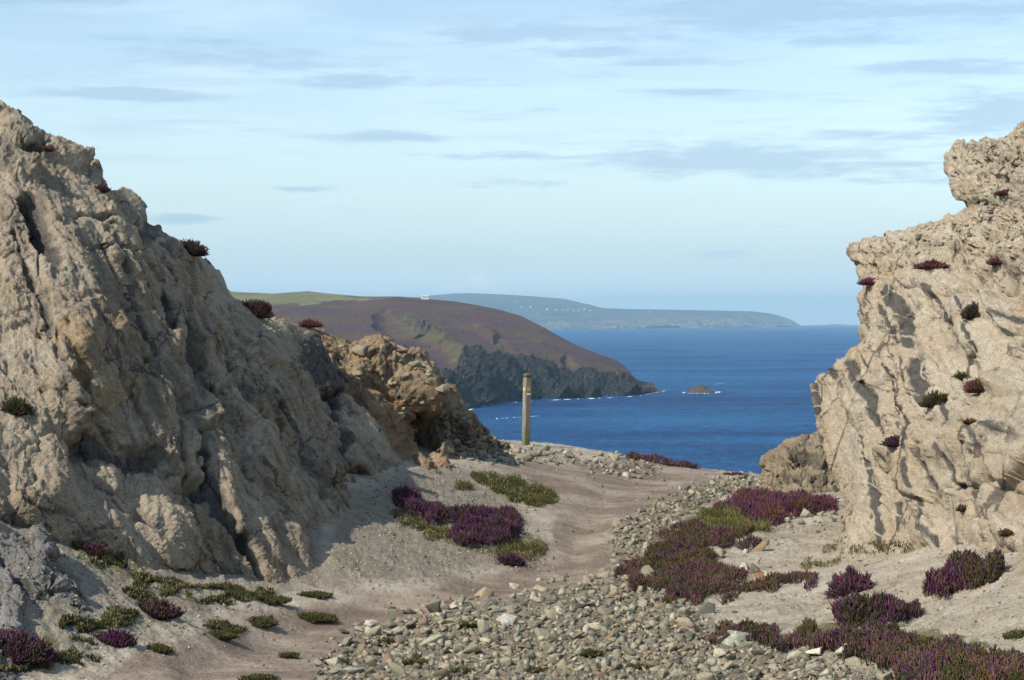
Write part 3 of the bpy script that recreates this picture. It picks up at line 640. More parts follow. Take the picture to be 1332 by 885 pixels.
sea = mesh_obj('sea', np.stack([R_ * np.sin(A_), R_ * np.cos(A_), sea_z(R_)], -1).reshape(-1, 3), grid_faces(*R_.shape), m, True)
tag(sea, 'open blue sea reaching the horizon', 'water', kind='structure')
def sea_Y(py):
    s_ = (py - CY) / F; Yv = 60 / s_
    for _ in range(6): Yv = 60 / (s_ - Yv / (2 * RE))
    return Yv

# ------------------------------------------------------------------ headlands
def land(name, pairs, ctrl, mat, nt, sp, modef, strokes, tones, seed, backm, lam=1e-3):
    A = np.array(pairs, float)
    L = np.r_[0, np.cumsum(np.hypot(*(np.diff(A[:, :2], axis=0).T)) * np.where((A[1:, 0] + A[:-1, 0]) / 2 < 280, 0.12, 1.0))]
    u = np.linspace(0, L[-1], int(L[-1] / sp)); C = np.stack([np.interp(u, L, A[:, k]) for k in range(4)], 1)
    tt = np.linspace(0, 1, nt); px = C[:, None, 0] * (1 - tt) + C[:, None, 2] * tt; py = C[:, None, 1] * (1 - tt) + C[:, None, 3] * tt
    fn = TPS([(c[0], c[1]) for c in ctrl], [c[2] for c in ctrl], 300.0, lam); Y = fn(px, py)
    P = np.stack([(px - CX) / F * Y, Y, (CY - py) / F * Y], -1)
    nb = 14; bs = np.linspace(0, 1, nb + 1)[1:]
    B = P[:, :1] + np.stack([bs * 0, bs * backm, -(bs ** 1.5) * (P[:, 0, 2].max() - SEA + 40)], -1)[None]
    P = np.concatenate([B[:, ::-1], P], 1); px = np.concatenate([np.repeat(px[:, :1], nb, 1), px], 1); py = np.concatenate([np.repeat(py[:, :1], nb, 1), py], 1)
    sh = P.shape[:2]; N = grid_normals(P); flip = (N[sh[0] // 2, nb + nt // 2] * P[sh[0] // 2, nb + nt // 2]).sum() > 0
    if flip: N = -N
    q = P.reshape(-1, 3); X, Yp = px.ravel(), py.ravel()
    w = perlin(q / 40, seed); w2 = perlin(q / 12, seed + 1)
    Xw = X + w * 6 + w2 * 2.5; Yw = Yp + w2 * 2.5 - w * 3
    mk = np.zeros((len(q), 3))
    for (pl, ch, v, sf) in tones: mk[:, ch] = np.maximum(mk[:, ch], v * sstep(poly_sd(Xw, Yw, pl), -sf, sf))
    D = modef(q, X, Yp, mk)
    edge = np.concatenate([np.zeros((sh[0], nb)), np.broadcast_to(tt, (sh[0], nt)) * (C[:, 3] - C[:, 1])[:, None]], 1).ravel(); fade = np.clip(edge / 22, 0.06, 1)
    for (pl, hw, dep) in strokes: D = D + dep * np.clip(1 - (seg_dist(Xw, Yw, pl) / hw) ** 2, 0, 1)
    P = P + N * (D * fade).reshape(sh)[..., None]
    fc = grid_faces(*sh); fc = fc[:, ::-1] if flip else fc
    return mesh_obj(name, P.reshape(-1, 3), fc, mat, True, attrs={'mask': mk}), fn
m, t = new_mat('moorland')
p = t.node('ShaderNodeTexCoord').outputs['Object']
r, g, bl = t.sep(t.attr('mask'))        # r rock, g grass, b fields
a = t.noise(p, 0.02, 6, 0.65, 0.3); b_ = t.noise(p, 0.09, 6, 0.7); c = t.noise(p, 0.35, 4, 0.7)
col = t.mix(t.step(a, 0.44, 0.58), (0.090, 0.052, 0.064), (0.115, 0.076, 0.050))
col = t.mix(t.step(b_, 0.46, 0.62, 0, 0.6), col, (0.075, 0.062, 0.032))
gg = t.math('ADD', g, t.math('MULTIPLY', t.math('SUBTRACT', b_, 0.5), 1.2))
col = t.mix(t.step(gg, 0.35, 0.7), col, (0.115, 0.12, 0.048))
col = t.mix(t.step(bl, 0.3, 0.7), col, t.mix(t.step(a, .4, .6), (0.21, 0.20, 0.095), (0.15, 0.155, 0.07)))
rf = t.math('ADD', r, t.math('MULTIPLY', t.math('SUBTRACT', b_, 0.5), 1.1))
rc = t.mix(t.step(c, 0.52, 0.70), (0.020, 0.021, 0.022), (0.13, 0.105, 0.078))  # near-black rock: the shade on the cliffs is put into this colour
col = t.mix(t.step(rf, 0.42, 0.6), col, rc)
finish(t, col, 0.95, t.math('ADD', b_, c), 1.0, 3.0, 0.1)
M_moor = m
HP = [(-700,400,-700,620),(-300,384,-300,600),(0,378,0,580),(270,376,270,560),(310,380,320,558),(355,382,370,556),(400,379,410,554),(425,382,440,552),(470,386,480,550),(520,386,530,546),(553,389,560,543),(590,392,595,537),(620,397,622,531),(650,403,645,526),
      (678,411,676,523),(711,428,706,521),(745,447,742,520),(779,461,776,519),(800,468,798,518),(812,476,810,517),(820,484,819,516),(828,495,828,515),(842,498,840,514),(850,503,848,512),(856,508,855,511)]
HC = [(-700,400,2500),(-700,620,820),(-300,384,2400),(-300,600,880),(0,378,2250),(0,580,980),(270,376,2150),(350,382,2120),(425,382,2050),(545,388,1950),(620,401,1880),(690,419,1810),(745,444,1740),(790,466,1690),(830,492,1640),(856,510,sea_Y(510)),
      (840,513.5,sea_Y(513)),(810,516,sea_Y(515)),(768,518,sea_Y(517)),(712,520,sea_Y(519)),(660,523,sea_Y(522)),(622,530,sea_Y(529)),(595,537,sea_Y(535)),(530,545,1160),(400,552,1100),(270,556,1100),
      (620,470,1440),(700,478,1540),(760,488,1580),(560,440,1560),(600,425,1720),(660,440,1680),(480,420,1640),(400,410,1750),(500,470,1330),(560,490,1300),(600,505,1330),(720,500,1520),(790,497,1600),(350,440,1500)]
def moor(q, X, Yp, mk):
    rk = mk[:, 0]
    a = X / 9.0
    rib = fbm(np.c_[q[:, 0] / 34 + q[:, 1] / 90, q[:, 2] / 120, q[:, 1] / 200], 4, 61, ridged=True)
    rib2 = fbm(np.c_[q[:, 0] / 9, q[:, 2] / 22, q[:, 1] / 30], 4, 66, ridged=True)
    return fbm(q / 190, 2, 50) * 5 + fbm(q / 14, 4, 52) * 0.8 + rk * (rib * 6 + rib2 * 3.4 + fbm(np.c_[q[:, 0] / 4, q[:, 2] / 12, q[:, 1] / 14], 3, 68, ridged=True) * 1.3)
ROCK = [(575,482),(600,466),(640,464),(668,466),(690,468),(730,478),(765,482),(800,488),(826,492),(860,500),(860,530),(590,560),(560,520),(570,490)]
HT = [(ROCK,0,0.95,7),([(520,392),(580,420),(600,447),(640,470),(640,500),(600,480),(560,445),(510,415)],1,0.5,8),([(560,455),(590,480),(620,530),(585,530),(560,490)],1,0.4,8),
      ([(300,374),(425,380),(450,388),(410,396),(350,396),(300,400)],2,1.0,2.5),([(425,384),(520,389),(440,392)],2,0.7,2),([(640,452),(690,470),(700,500),(670,490)],1,0.65,6),([(720,476),(740,480),(735,500)],1,0.5,5),
      ([(530,408),(548,412),(566,432),(585,446),(575,450),(545,430)],0,0.45,4),([(640,440),(672,462),(690,470),(668,468)],0,0.6,4)]
HS = [([(500,415),(540,443),(580,470),(610,515)],16,-7),([(650,445),(690,475),(700,510)],7,-5),([(620,425),(660,448),(690,478),(700,505)],6,5),
      ([(735,470),(760,492),(765,515)],6,-5),([(560,430),(600,457),(640,500)],9,5)]
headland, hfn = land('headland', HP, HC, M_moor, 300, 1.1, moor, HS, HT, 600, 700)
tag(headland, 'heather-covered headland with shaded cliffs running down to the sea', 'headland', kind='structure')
m, t = new_mat('distant_land')
p = t.node('ShaderNodeTexCoord').outputs['Object']
r, g, bl = t.sep(t.attr('mask'))
v = t.node('ShaderNodeTexVoronoi'); t.put(v.inputs['Vector'], t.scale(p, (1, 0.6, 1))); v.inputs['Scale'].default_value = 0.0035
vr, vg, vb = t.sep(v.outputs['Color'])
col = t.mix(vr, (0.03, 0.038, 0.042), (0.08, 0.088, 0.078))  # dark bluish tone puts some of the distance haze into the colour
col = t.mix(t.step(g, .3, .7), col, (0.075, 0.07, 0.05))
col = t.mix(t.math('MULTIPLY', t.step(r, .3, .7), t.step(t.noise(p, 0.012, 5, 0.7), 0.45, 0.6)), col, (0.20, 0.17, 0.13))
finish(t, col, 0.95, t.noise(p, 0.02, 4, 0.6), 1.0, 20, 0.1)
M_far = m
FP = [(-600,402,-600,429.5),(-200,398,-200,429.5),(200,393,200,429.5),(480,388,480,429.5),(545,386.5,545,429.5),(560,384.5,560,429.5),(590,382,590,429.5),(610,381.5,610,429.5),(660,383.5,660,429.5),(700,386,700,429.5),(735,389,735,429.5),(748,392,748,429.3),(765,396,765,429),(785,401,785,428.6),
      (830,402.5,830,428),(900,403.5,900,427.5),(975,405,975,426.5),(1000,407.5,1000,426),(1015,411,1013,425.5),(1028,415.5,1026,425),(1036,420,1036,424.8),(1041,423.3,1041,424.4)]
FC = []
for (x, yb) in [(480,428.5),(600,428.3),(735,428),(830,427.4),(900,426.8),(975,426),(1015,425.4),(1041,424.6)]:
    Yw = sea_Y(min(yb, 425.6)) if x > 1030 else sea_Y(yb)
    Yw = min(Yw, 14500); FC.append((x, yb, Yw)); FC.append((x, yb - 6 if x < 1030 else yb - 1, Yw + 250))
FC += [(-600,402,15500),(-600,428,11800),(480,388,15200),(600,382,15000),(735,390,14800),(830,403,13900),(975,406,14700),(1020,414,15000),(600,405,13000),(735,408,12800)]
def farmode(q, X, Yp, mk):
    return fbm(q / 1200, 3, 80) * 20 + mk[:, 0] * (fbm(np.c_[q[:, 0] / 110, q[:, 1] / 900, q[:, 2] / 200], 4, 81, ridged=True) * 16)
farl, ffn = land('far_headland', FP, FC, M_far, 90, 1.2, farmode, [], [([(480,418),(700,421),(830,415),(960,410),(1041,412),(1041,432),(480,432)],0,1,2),
                ([(540,380),(735,386),(770,400),(700,394),(540,394)],1,1,2)], 700, 3000, lam=1e-2)
tag(farl, 'pale blue distant coast with low cliffs and scattered houses', 'headland', kind='structure')
isl = []
xs = np.linspace(1056, 1112, 60); Yi = 24000.
hh = 0.2 + 0.9 * np.exp(-((xs - 1085) / 7) ** 2) + 0.6 * np.exp(-((xs - 1096) / 4) ** 2) + 0.1 * np.exp(-((xs - 1070) / 6) ** 2); hh *= sstep(xs, 1056, 1066) * sstep(xs, 1112, 1104)
V = []
for k, dy in enumerate(np.linspace(-1, 1, 9)):
    z0 = sea_z(Yi) - 3
    for x, h in zip(xs, hh): V.append(((x - CX) / F * Yi, Yi + dy * 500, z0 + (h * Yi / F * 1.6 + 4) * (1 - dy * dy)))
il = mesh_obj('far_island', V, grid_faces(9, 60), M_far, True, attrs={'mask': np.tile([0.0, 1.0, 0.0], (len(V), 1))})
tag(il, 'thin line of faint land on the horizon beside the crag', 'island', kind='structure')

# ------------------------------------------------------------------ look-up of surfaces
bpy.context.view_layer.update()
DG = bpy.context.evaluated_depsgraph_get()
def hit(px, py):
    d = Vector(((px - CX) / F, 1.0, (CY - py) / F)).normalized()
    ok, loc, nor, idx, ob, mt = S.ray_cast(DG, (0, 0, 0), d)
    if not ok: return None
    if nor.dot(d) > 0: nor = -nor
    return np.array(loc), np.array(nor), ob.name

# ------------------------------------------------------------------ stones
def stone_geo(r, sub, planes=11, flat=(0.75, 0.6)):
    """angular broken stone: hull of a few random points, edges worn a little"""
    import bmesh
    n = int(r.integers(8, 12)) if sub > 2 else int(r.integers(6, 10)); P_ = r.normal(size=(n, 3)); P_ /= np.linalg.norm(P_, axis=1)[:, None]; P_ *= r.uniform(0.75, 1.0, n)[:, None]
    P_ *= np.array([1.0, r.uniform(0.6, 0.95), r.uniform(0.42, 0.8)])
    bm = bmesh.new(); [bm.verts.new(p_) for p_ in P_]
    bmesh.ops.convex_hull(bm, input=bm.verts[:])
    for v_ in [v_ for v_ in bm.verts if not v_.link_faces]: bm.verts.remove(v_)
    bmesh.ops.dissolve_limit(bm, angle_limit=0.12, verts=bm.verts[:], edges=bm.edges[:])
    if sub > 2: bmesh.ops.bevel(bm, geom=bm.edges[:], offset=0.025, segments=1, affect='EDGES', clamp_overlap=True)
    bmesh.ops.triangulate(bm, faces=bm.faces[:])
    if sub > 2:
        bmesh.ops.subdivide_edges(bm, edges=[e for e in bm.edges if e.calc_length() > 0.25], cuts=2, use_grid_fill=True); bmesh.ops.triangulate(bm, faces=bm.faces[:])
    bm.verts.index_update(); bm.normal_update()
    V = np.array([v.co[:] for v in bm.verts]); Fc = np.array([[v.index for v in f.verts] for f in bm.faces]); bm.free()
    if sub > 2: V = V + perlin(V * 2.6 + r.uniform(0, 50), 3)[:, None] * V * 0.045
    V /= np.abs(V).max()
    return V, Fc
r2 = np.random.default_rng(11)
BIG = [stone_geo(r2, 3, 12) for _ in range(14)]
SMALL = [stone_geo(r2, 2, 9) for _ in range(14)]
stone_me = []
for i, (V, Fc) in enumerate(BIG):
    o = mesh_obj('loose_stone', V, Fc, M_stone, False); stone_me.append(o.data); bpy.data.objects.remove(o)
def rot_rand(r, tilt=0.5):
    e = (r.normal() * tilt, r.normal() * tilt, r.uniform(0, 6.283))
    return np.array(Matrix.Rotation(e[2], 3, 'Z') @ Matrix.Rotation(e[0], 3, 'X') @ Matrix.Rotation(e[1], 3, 'Y'))
SUNK = 0.25
stones = []      # (px,py,size_px)
def scatter_stones(poly, n, smin, smax, power=2.2, edge=10, gap=0.42, r=np.random.default_rng(21)):
    pl = np.array(poly); lo, hi = pl.min(0), pl.max(0); k = 0; tries = 0
    while k < n and tries < n * 12:
        m_ = 400; tries += m_
        x = r.uniform(lo[0], hi[0], m_); y = r.uniform(lo[1], hi[1], m_)
        sd = poly_sd(x, y, poly) + r.normal(size=m_) * edge * 0.5
        for xi, yi, s_ in zip(x, y, sd):
            if s_ < 0 or k >= n: continue
            sz = smin + (smax - smin) * r.uniform() ** power * (1.35 if r.uniform() > 0.93 else 1.0)
            ok = True
            for (a_, b2, c_) in stones_local:
                if abs(a_ - xi) < (c_ + sz) * gap and abs(b2 - yi) < (c_ + sz) * gap * 0.62: ok = False; break
            if ok: stones_local.append((xi, yi, sz)); k += 1
FG = [(480,815),(560,795),(700,770),(790,755),(840,742),(850,775),(910,798),(930,815),(980,845),(1060,858),(1110,876),(1200,905),(1200,925),(380,925),(430,850)]
MID = [(800,690),(830,670),(880,648),(930,624),(985,618),(1005,634),(960,648),(905,657),(870,688),(838,715),(845,742),(800,748),(795,715)]
rs = np.random.default_rng(5)
allst = []; allst_z = []
for poly, n, a, b2, pw, edge, gap in [(FG,420,12,29,1.9,12,.40),(MID,70,8,16,1.8,6,.42),([(1005,668),(1060,648),(1095,655),(1100,672),(1060,682),(1010,690)],26,9,22,1.5,4,.42),
                            ([(905,725),(1000,715),(1030,735),(1000,755),(920,760)],14,9,26,1.5,4,.5),([(640,586),(700,584),(740,592),(745,604),(690,604),(640,598)],40,7,24,1.3,3,.38),
                            ([(780,592),(840,594),(862,610),(840,624),(790,620),(775,606)],46,7,22,1.3,3,.38),([(930,608),(985,612),(990,632),(930,630)],22,8,20,1.3,3,.42)]:
    stones_local = []
    scatter_stones(poly, n, a, b2, pw, edge, gap, rs)
    allst += [(x_, y_, s__, len(allst_z)) for (x_, y_, s__) in stones_local]; allst_z.append(0)
big = sorted(allst, key=lambda s_: -s_[2])
GRP = 'loose angular stones of the rubble bed'
placed_big = []
def put_stone(px, py, sz, name='loose_stone', mesh=None, zr=None, tilt=0.4, rec=True):
    h = hit(px, py)
    if h is None or h[0][1] > 60: return None
    loc = h[0]; s_ = sz / F * loc[1] * 0.62
    o = bpy.data.objects.new(name, mesh or stone_me[int(rs.integers(len(stone_me)))]); S.collection.objects.link(o)
    k = rs.uniform(0.8, 1.1)
    o.scale = (s_, s_ * k, s_ * rs.uniform(0.75, 1.1)); o.rotation_euler = (rs.normal() * tilt, rs.normal() * tilt, rs.uniform(0, 6.28) if zr is None else zr)
    o.location = loc + np.array([0, 0, s_ * 0.20])
    return o
special = [(965,833,40,(0.42,0.43,0.37),'large smooth grey-green stone at the edge of the lower heather bed'),(1122,806,0,None,''),
           (941,747,16,(0.36,0.17,0.10),'rust-red stone on the pale slope beyond the lower heather'),(985,752,14,(0.36,0.17,0.10),''),
           (648,775,24,(0.50,0.47,0.40),''),(1090,838,30,None,'')]
def tint_mat(name, c):
    return flat_mat(name, (*c, 1), 0.9, 5, 0.3, 0.6)
def special_stone(px, py, sz, c, label, seed):
    V, Fc = stone_geo(np.random.default_rng(seed), 4, 10)
    V = V + (fbm(V * 2.5, 4, seed) * 0.05)[:, None] * V
    o = mesh_obj('large_stone', V, Fc, tint_mat('stone_tone', c), False); me = o.data; bpy.data.objects.remove(o)
    o = put_stone(px, py, sz, 'large_stone', me, tilt=0.15)
    if o: tag(o, label, 'stone')
special_stone(965, 838, 44, (0.36, 0.38, 0.30), 'large rounded grey-green stone at the edge of the lower heather bed, biggest in the rubble', 1)
special_stone(988, 753, 18, (0.22, 0.11, 0.07), 'rust-red rounded stone on the pale sand between the two right-hand heather beds', 2)
special_stone(1106, 852, 34, (0.42, 0.40, 0.33), 'pointed pale grey stone standing against the lower heather at the rubble edge', 3)
special_stone(1064, 852, 28, (0.50, 0.47, 0.36), 'squarish cream stone set in the front of the lower heather bed', 4)
special_stone(565, 838, 34, (0.31, 0.32, 0.23), 'large pyramid-shaped olive stone in the middle of the rubble', 5)
special_stone(655, 810, 36, (0.36, 0.36, 0.31), 'big pale grey wedge-shaped stone near the upper edge of the rubble', 6)
special_stone(590, 792, 24, (0.46, 0.41, 0.33), 'upright pale pointed stone where the rubble meets the trodden path', 7)
special_stone(485, 815, 20, (0.44, 0.40, 0.33), 'lone pale block lying on the path just off the rubble', 8)
special_stone(455, 876, 40, (0.33, 0.34, 0.28), 'large flat-sided grey stone beside the mossy tuft at the rubble corner', 9)
special_stone(968, 741, 22, (0.40, 0.36, 0.28), 'cream triangular stone beside the rust-red one on the pale sand', 10)
nbig = 0
rest = []
ZL = [('loose angular stone of the broad foreground rubble bed', 'stones of the foreground rubble bed'),
      ('angular stone of the narrow rubble strip climbing between the path and the heather', 'stones of the strip along the path'),
      ('stone in the pale heap along the lower edge of the magenta heather', 'stones below the magenta heather'),
      ('stone lying on pale sand just above the long bottom heather bed', 'stones on the pale sand'),
      ('jagged slab lying at the foot of the waymark post', 'slabs around the post'),
      ('flat broken slab of the low pile in the middle of the crest', 'slabs of the pile on the crest'),
      ('grey stone at the far end of the path, left of the small outcrop', 'stones at the far end of the path')]
for (x, y, s_, zi) in big:
    if nbig < 292:
        o = put_stone(x, y, s_)
        if o: tag(o, ZL[zi][0], 'stone', ZL[zi][1]); nbig += 1
    else: rest.append((x, y, s_))
# small rubble: nobody could count it
stones_local = []
def fill(poly, n, a, b2, pw=2.0, edge=8):
    pl = np.array(poly); lo, hi = pl.min(0), pl.max(0); out = []
    while len(out) < n:
        x = rs.uniform(lo[0], hi[0], 2000); y = rs.uniform(lo[1], hi[1], 2000)
        ok = poly_sd(x, y, poly) + rs.normal(size=2000) * edge > 0
        out += list(zip(x[ok], y[ok], a + (b2 - a) * rs.uniform(size=ok.sum()) ** pw))
    return out[:n]
rest += fill(FG, 6200, 2.0, 14, 1.9, 9) + fill(MID, 950, 2, 10, 1.8, 7)
rest += fill([(430,780),(500,770),(640,745),(790,750),(560,800),(430,850)], 60, 2, 6, 2)
rest += fill([(1000,664),(1060,646),(1100,655),(1105,690),(1010,720),(900,740),(900,765),(1000,780),(1090,760),(1150,800),(900,800)], 420, 1.8, 7, 2.2)
rest += fill([(1090,700),(1332,700),(1332,860),(1090,790)], 700, 1.2, 6, 3)
rest += fill([(640,580),(700,580),(760,594),(860,600),(870,626),(780,622),(740,606),(640,600)], 200, 2.5, 9, 1.8, 4)
rest += fill([(500,620),(620,600),(700,640),(700,740),(560,760),(430,770),(440,690)], 1500, 1.4, 5, 2.6)
rest += fill([(0,850),(380,780),(440,860),(420,900),(0,900)], 420, 1.2, 6, 3)
rest += fill([(60,640),(180,700),(350,770),(200,830),(0,780)], 1100, 1.2, 6, 3)
rest += fill([(720,600),(930,612),(800,690),(700,760),(640,760),(730,690)], 200, 1.2, 7, 3.5)
rest += fill([(430,440),(570,460),(660,582),(660,600),(560,560),(450,500)], 110, 2, 12, 2.2)
rest += fill([(1235,185),(1332,165),(1332,330),(1110,330),(1110,315),(1262,285)], 260, 2, 10, 2.2)
rest += fill([(570,520),(600,540),(655,580),(700,600),(620,606),(580,580)], 150, 4, 13, 1.3)
def merged_stones(name, lst, mat):
    Vs, Fs, Rs = [], [], []; off = 0
    for (x, y, s_) in lst:
        h = hit(x, y)
        if h is None or h[0][1] > 60: continue
        V, Fc = SMALL[int(rs.integers(len(SMALL)))]
        m_ = s_ / F * h[0][1] * 0.62
        A = V @ rot_rand(rs, 0.4).T * m_ + h[0] + h[1] * m_ * 0.08 + np.array([0, 0, m_ * 0.06])
        Vs.append(A); Fs.append(Fc + off); off += len(A); Rs.append(np.full(len(A), rs.uniform()))
    return mesh_obj(name, np.concatenate(Vs), np.concatenate(Fs), mat, False, attrs={'rnd': np.concatenate(Rs)})
rub = merged_stones('rubble', rest, M_rubble)
tag(rub, 'small broken granite rubble and gravel filling the beds and slopes between larger stones', 'rubble', kind='stuff')
# boulders embedded in the bank on the skyline
M_boulder = flat_mat('bank_boulder', (0.24, 0.205, 0.145, 1), 0.9, 5, 0.35, 0.8)
bl_ = [(470,452,20,'grey boulder on top of the bank nearest the left cliff'),(498,450,17,'squat boulder second along the top of the rubbly bank'),(522,452,22,'rounded olive-grey boulder crowning the middle of the bank'),
       (541,470,20,'pale boulder low on the shoulder of the bank above the undercut'),(556,476,18,'brown boulder at the bank nose against the far headland'),(463,482,18,'dark grey boulder stuck in the brown face of the bank'),
       (528,484,14,'flat slab embedded below the crowning boulder'),(606,548,24,'dark angular boulder on the ridge running down from the bank'),(574,507,20,'buff boulder leaning on the end of the bank')]
for i, (x, y, s_, lb) in enumerate(bl_):
    V, Fc = stone_geo(np.random.default_rng(40 + i), 3, 10); o = mesh_obj('boulder', V, Fc, M_boulder, False); me = o.data; bpy.data.objects.remove(o)
    o = put_stone(x, y + 3, s_, 'boulder', me)
    if o: o.location.z -= 0.05
    if o: tag(o, lb, 'boulder')

# ------------------------------------------------------------------ plants
HR = np.array([0, .30, .45, .58, .70, .82, .92, 1.0]); RR = np.array([.22, .30, .95, .62, .95, .55, .70, .08])
def sprigs(base, dirv, length, rad, cst, cfl, sides=4, r=rs):
    """many upright spikes: woody green foot, knobbly flowering top"""
    n = len(base); dirv = dirv / (np.linalg.norm(dirv, axis=1)[:, None] + 1e-9)
    up = np.tile([0.31, 0.77, 0.55], (n, 1)); a = np.cross(dirv, up); a /= np.linalg.norm(a, axis=1)[:, None]; b = np.cross(dirv, a)
    bend = r.normal(size=(n, 3)) * 0.10
    V = np.zeros((n, len(HR), sides, 3)); C = np.zeros((n, len(HR), sides, 3))
    ph = r.uniform(0, 6.28, n)
    for i, (h, rr_) in enumerate(zip(HR, RR)):
        for s_ in range(sides):
            th = ph + 2 * np.pi * s_ / sides + i * 0.8
            rj = rad * rr_ * r.uniform(0.6, 1.3, n)
            V[:, i, s_] = base + dirv * (h * length)[:, None] + bend * (h * h * length)[:, None] + a * (np.cos(th) * rj)[:, None] + b * (np.sin(th) * rj)[:, None]
            k = sstep(h, 0.25, 0.5) if np.ndim(h) else float(np.clip((h - 0.22) / 0.28, 0, 1))
            C[:, i, s_] = (cst * (1 - k) + cfl * k) * r.uniform(0.75, 1.25, n)[:, None]
    idx = np.arange(len(HR) * sides).reshape(len(HR), sides); fs = []
    for i in range(len(HR) - 1):
        for s_ in range(sides): fs.append((idx[i, s_], idx[i, (s_ + 1) % sides], idx[i + 1, (s_ + 1) % sides], idx[i + 1, s_]))
    Fc = (np.array(fs)[None] + (np.arange(n) * len(HR) * sides)[:, None, None]).reshape(-1, 4)
    return V.reshape(-1, 3), Fc, C.reshape(-1, 3)
PAL = {'purple': (0.078, 0.026, 0.072), 'pink': (0.165, 0.062, 0.095), 'dusk': (0.125, 0.078, 0.078), 'rust': (0.16, 0.075, 0.036), 'green': (0.042, 0.050, 0.017), 'olive': (0.085, 0.080, 0.032), 'dark': (0.026, 0.024, 0.015),
       'grass': (0.085, 0.092, 0.028), 'straw': (0.26, 0.22, 0.10), 'magenta': (0.150, 0.034, 0.105)}
def pick(mixd, n, field=None):
    names = list(mixd); w = np.array([mixd[k] for k in names], float); w /= w.sum(); cs = np.cumsum(w)
    u = rs.uniform(size=n) if field is None else (0.5 + field * 0.8 + rs.uniform(-0.33, 0.33, n)) % 1.0
    i = np.searchsorted(cs, u)
    return np.array([PAL[names[min(k, len(names) - 1)]] for k in i]) * rs.uniform(0.75, 1.25, (n, 1))
def bush(px, py, w, h, mixd, label, name='heather_bush', cat='heather', dens=1.0, spike=0.07, group=None):
    ht = hit(px, py + h * 0.35)
    if ht is None or ht[0][1] > 60:
        for dy in (6, 12, 20, 30):
            ht = hit(px, py + h * 0.35 + dy)
            if ht is not None and ht[0][1] < 60: break
        else: return None
    c, nrm, _ = ht; sc = c[1] / F
    a, hz = w * sc / 2, h * sc * (0.68 if name == 'heather_bush' else 0.38)
    c = c.copy(); c[2] = (CY - (py + h * 0.5)) / F * c[1]
    n = int(np.clip(w * h * 1.9 * dens, 60, 6000))
    th = rs.uniform(0, 2 * np.pi, n); z = rs.uniform(-0.1, 1, n) ** 1.0; rr_ = np.sqrt(np.clip(1 - z * z, 0, 1))
    u = np.c_[np.cos(th) * rr_, np.sin(th) * rr_, z]
    lump = 1 + 0.42 * perlin(u * 2.0 + px * 0.37, 5) + 0.20 * perlin(u * 5 + px, 6)
    depth = rs.uniform(0.45, 0.95, n)
    pt = u * np.array([a, a * 0.8, hz]) * (lump * depth)[:, None]
    L = np.minimum(spike * rs.uniform(0.6, 1.3, n), 0.6 * max(hz, 0.05) + 0.03)
    pt[:, 2] = np.maximum(pt[:, 2] - 0.5 * L, -0.15 * hz)
    dirv = u * np.array([0.8, 0.8, 0.6]) + np.array([0, 0, 0.75]) + rs.normal(size=(n, 3)) * 0.22
    fld = perlin(u * 2.0 + px, 8)
    cf = pick(mixd, n, fld)
    V, Fc, C = sprigs(pt + c, dirv, L, np.full(n, max(0.0065, sc * 0.62)) * rs.uniform(0.7, 1.3, n), np.tile(PAL['dark'], (n, 1)), cf)
    # thread of woody stems in the heart of the plant
    o = mesh_obj(name, V, Fc, M_plant, True, attrs={'col': C})
    tag(o, label, cat, group); return o
def mat_patch(polys, n, mixd, label, name='heather_bed', cat='heather', height=0.16, spike=0.11, rim=26, seed=0, hole=0.0, kind=None, fadepx=5, rad=1.0):
    pts = []
    polys = polys if isinstance(polys[0][0], (tuple, list)) else [polys]
    areas = []; n = int(n * 1.7); spike *= 0.8
    for pl in polys:
        q = np.array(pl + [pl[0]]); areas.append(abs((q[:-1, 0] * q[1:, 1] - q[1:, 0] * q[:-1, 1]).sum()) / 2)
    for pl, ar in zip(polys, areas):
        q = np.array(pl); lo, hi = q.min(0), q.max(0); k = 0; target = int(n * ar / sum(areas))
        while k < target:
            x = rs.uniform(lo[0], hi[0], 1500); y = rs.uniform(lo[1], hi[1], 1500)
            wv = perlin(np.c_[x / 26, y / 14, np.full(1500, seed)], 9) * fadepx * 2.2
            sd = poly_sd(x, y, pl) + wv
            hv = perlin(np.c_[x / 34, y / 13, np.full(1500, seed + 5)], 10)
            ok = (sd > 0) & (hv > hole - 1 if hole <= 0 else hv + 0.5 > hole) & (rs.uniform(size=1500) < 0.25 + sd / (rim * 0.6)) & ((seed == 1) | (perlin(np.c_[x / 9, y / 5, np.full(1500, seed + 2)], 12) > -0.33) | (sd > rim * 1.6))
            for xi, yi, si in zip(x[ok], y[ok], sd[ok]):
                if k >= target: break
                pts.append((xi, yi, si)); k += 1
    base = []; hts = []
    for (x, y, s_) in pts:
        h = hit(x, y)
        if h is None or h[0][1] > 60: continue
        e = np.clip(s_ / rim, 0, 1); base.append(h[0]); hts.append(height * math.sqrt(1 - (1 - e) ** 2))
    base = np.array(base); hts = np.array(hts); n = len(base)
    lump = fbm(base * np.array([3.0, 2.0, 0]), 3, seed + 3)
    hts = hts * (1 + 0.55 * lump)
    sub = rs.uniform(0, 1, n) ** 0.5
    L = spike * rs.uniform(0.6, 1.35, n)
    root = base + np.c_[np.zeros(n), np.zeros(n), np.maximum(hts * sub - 0.35 * L, -0.02)]
    fld = fbm(base * np.array([1.6, 0.9, 0]) + seed, 3, seed + 6) * 1.1
    cf = pick(mixd, n, fld)
    sc = base[:, 1] / F
    V, Fc, C = sprigs(root, np.c_[rs.normal(size=n) * 0.28, rs.normal(size=n) * 0.28, np.ones(n)], L, np.maximum(0.006, sc * 0.60) * rad * rs.uniform(0.7, 1.3, n), np.tile(PAL['dark'], (n, 1)), cf)
    o = mesh_obj(name, V, Fc, M_plant, True, attrs={'col': C}); tag(o, label, cat, kind=kind); return o

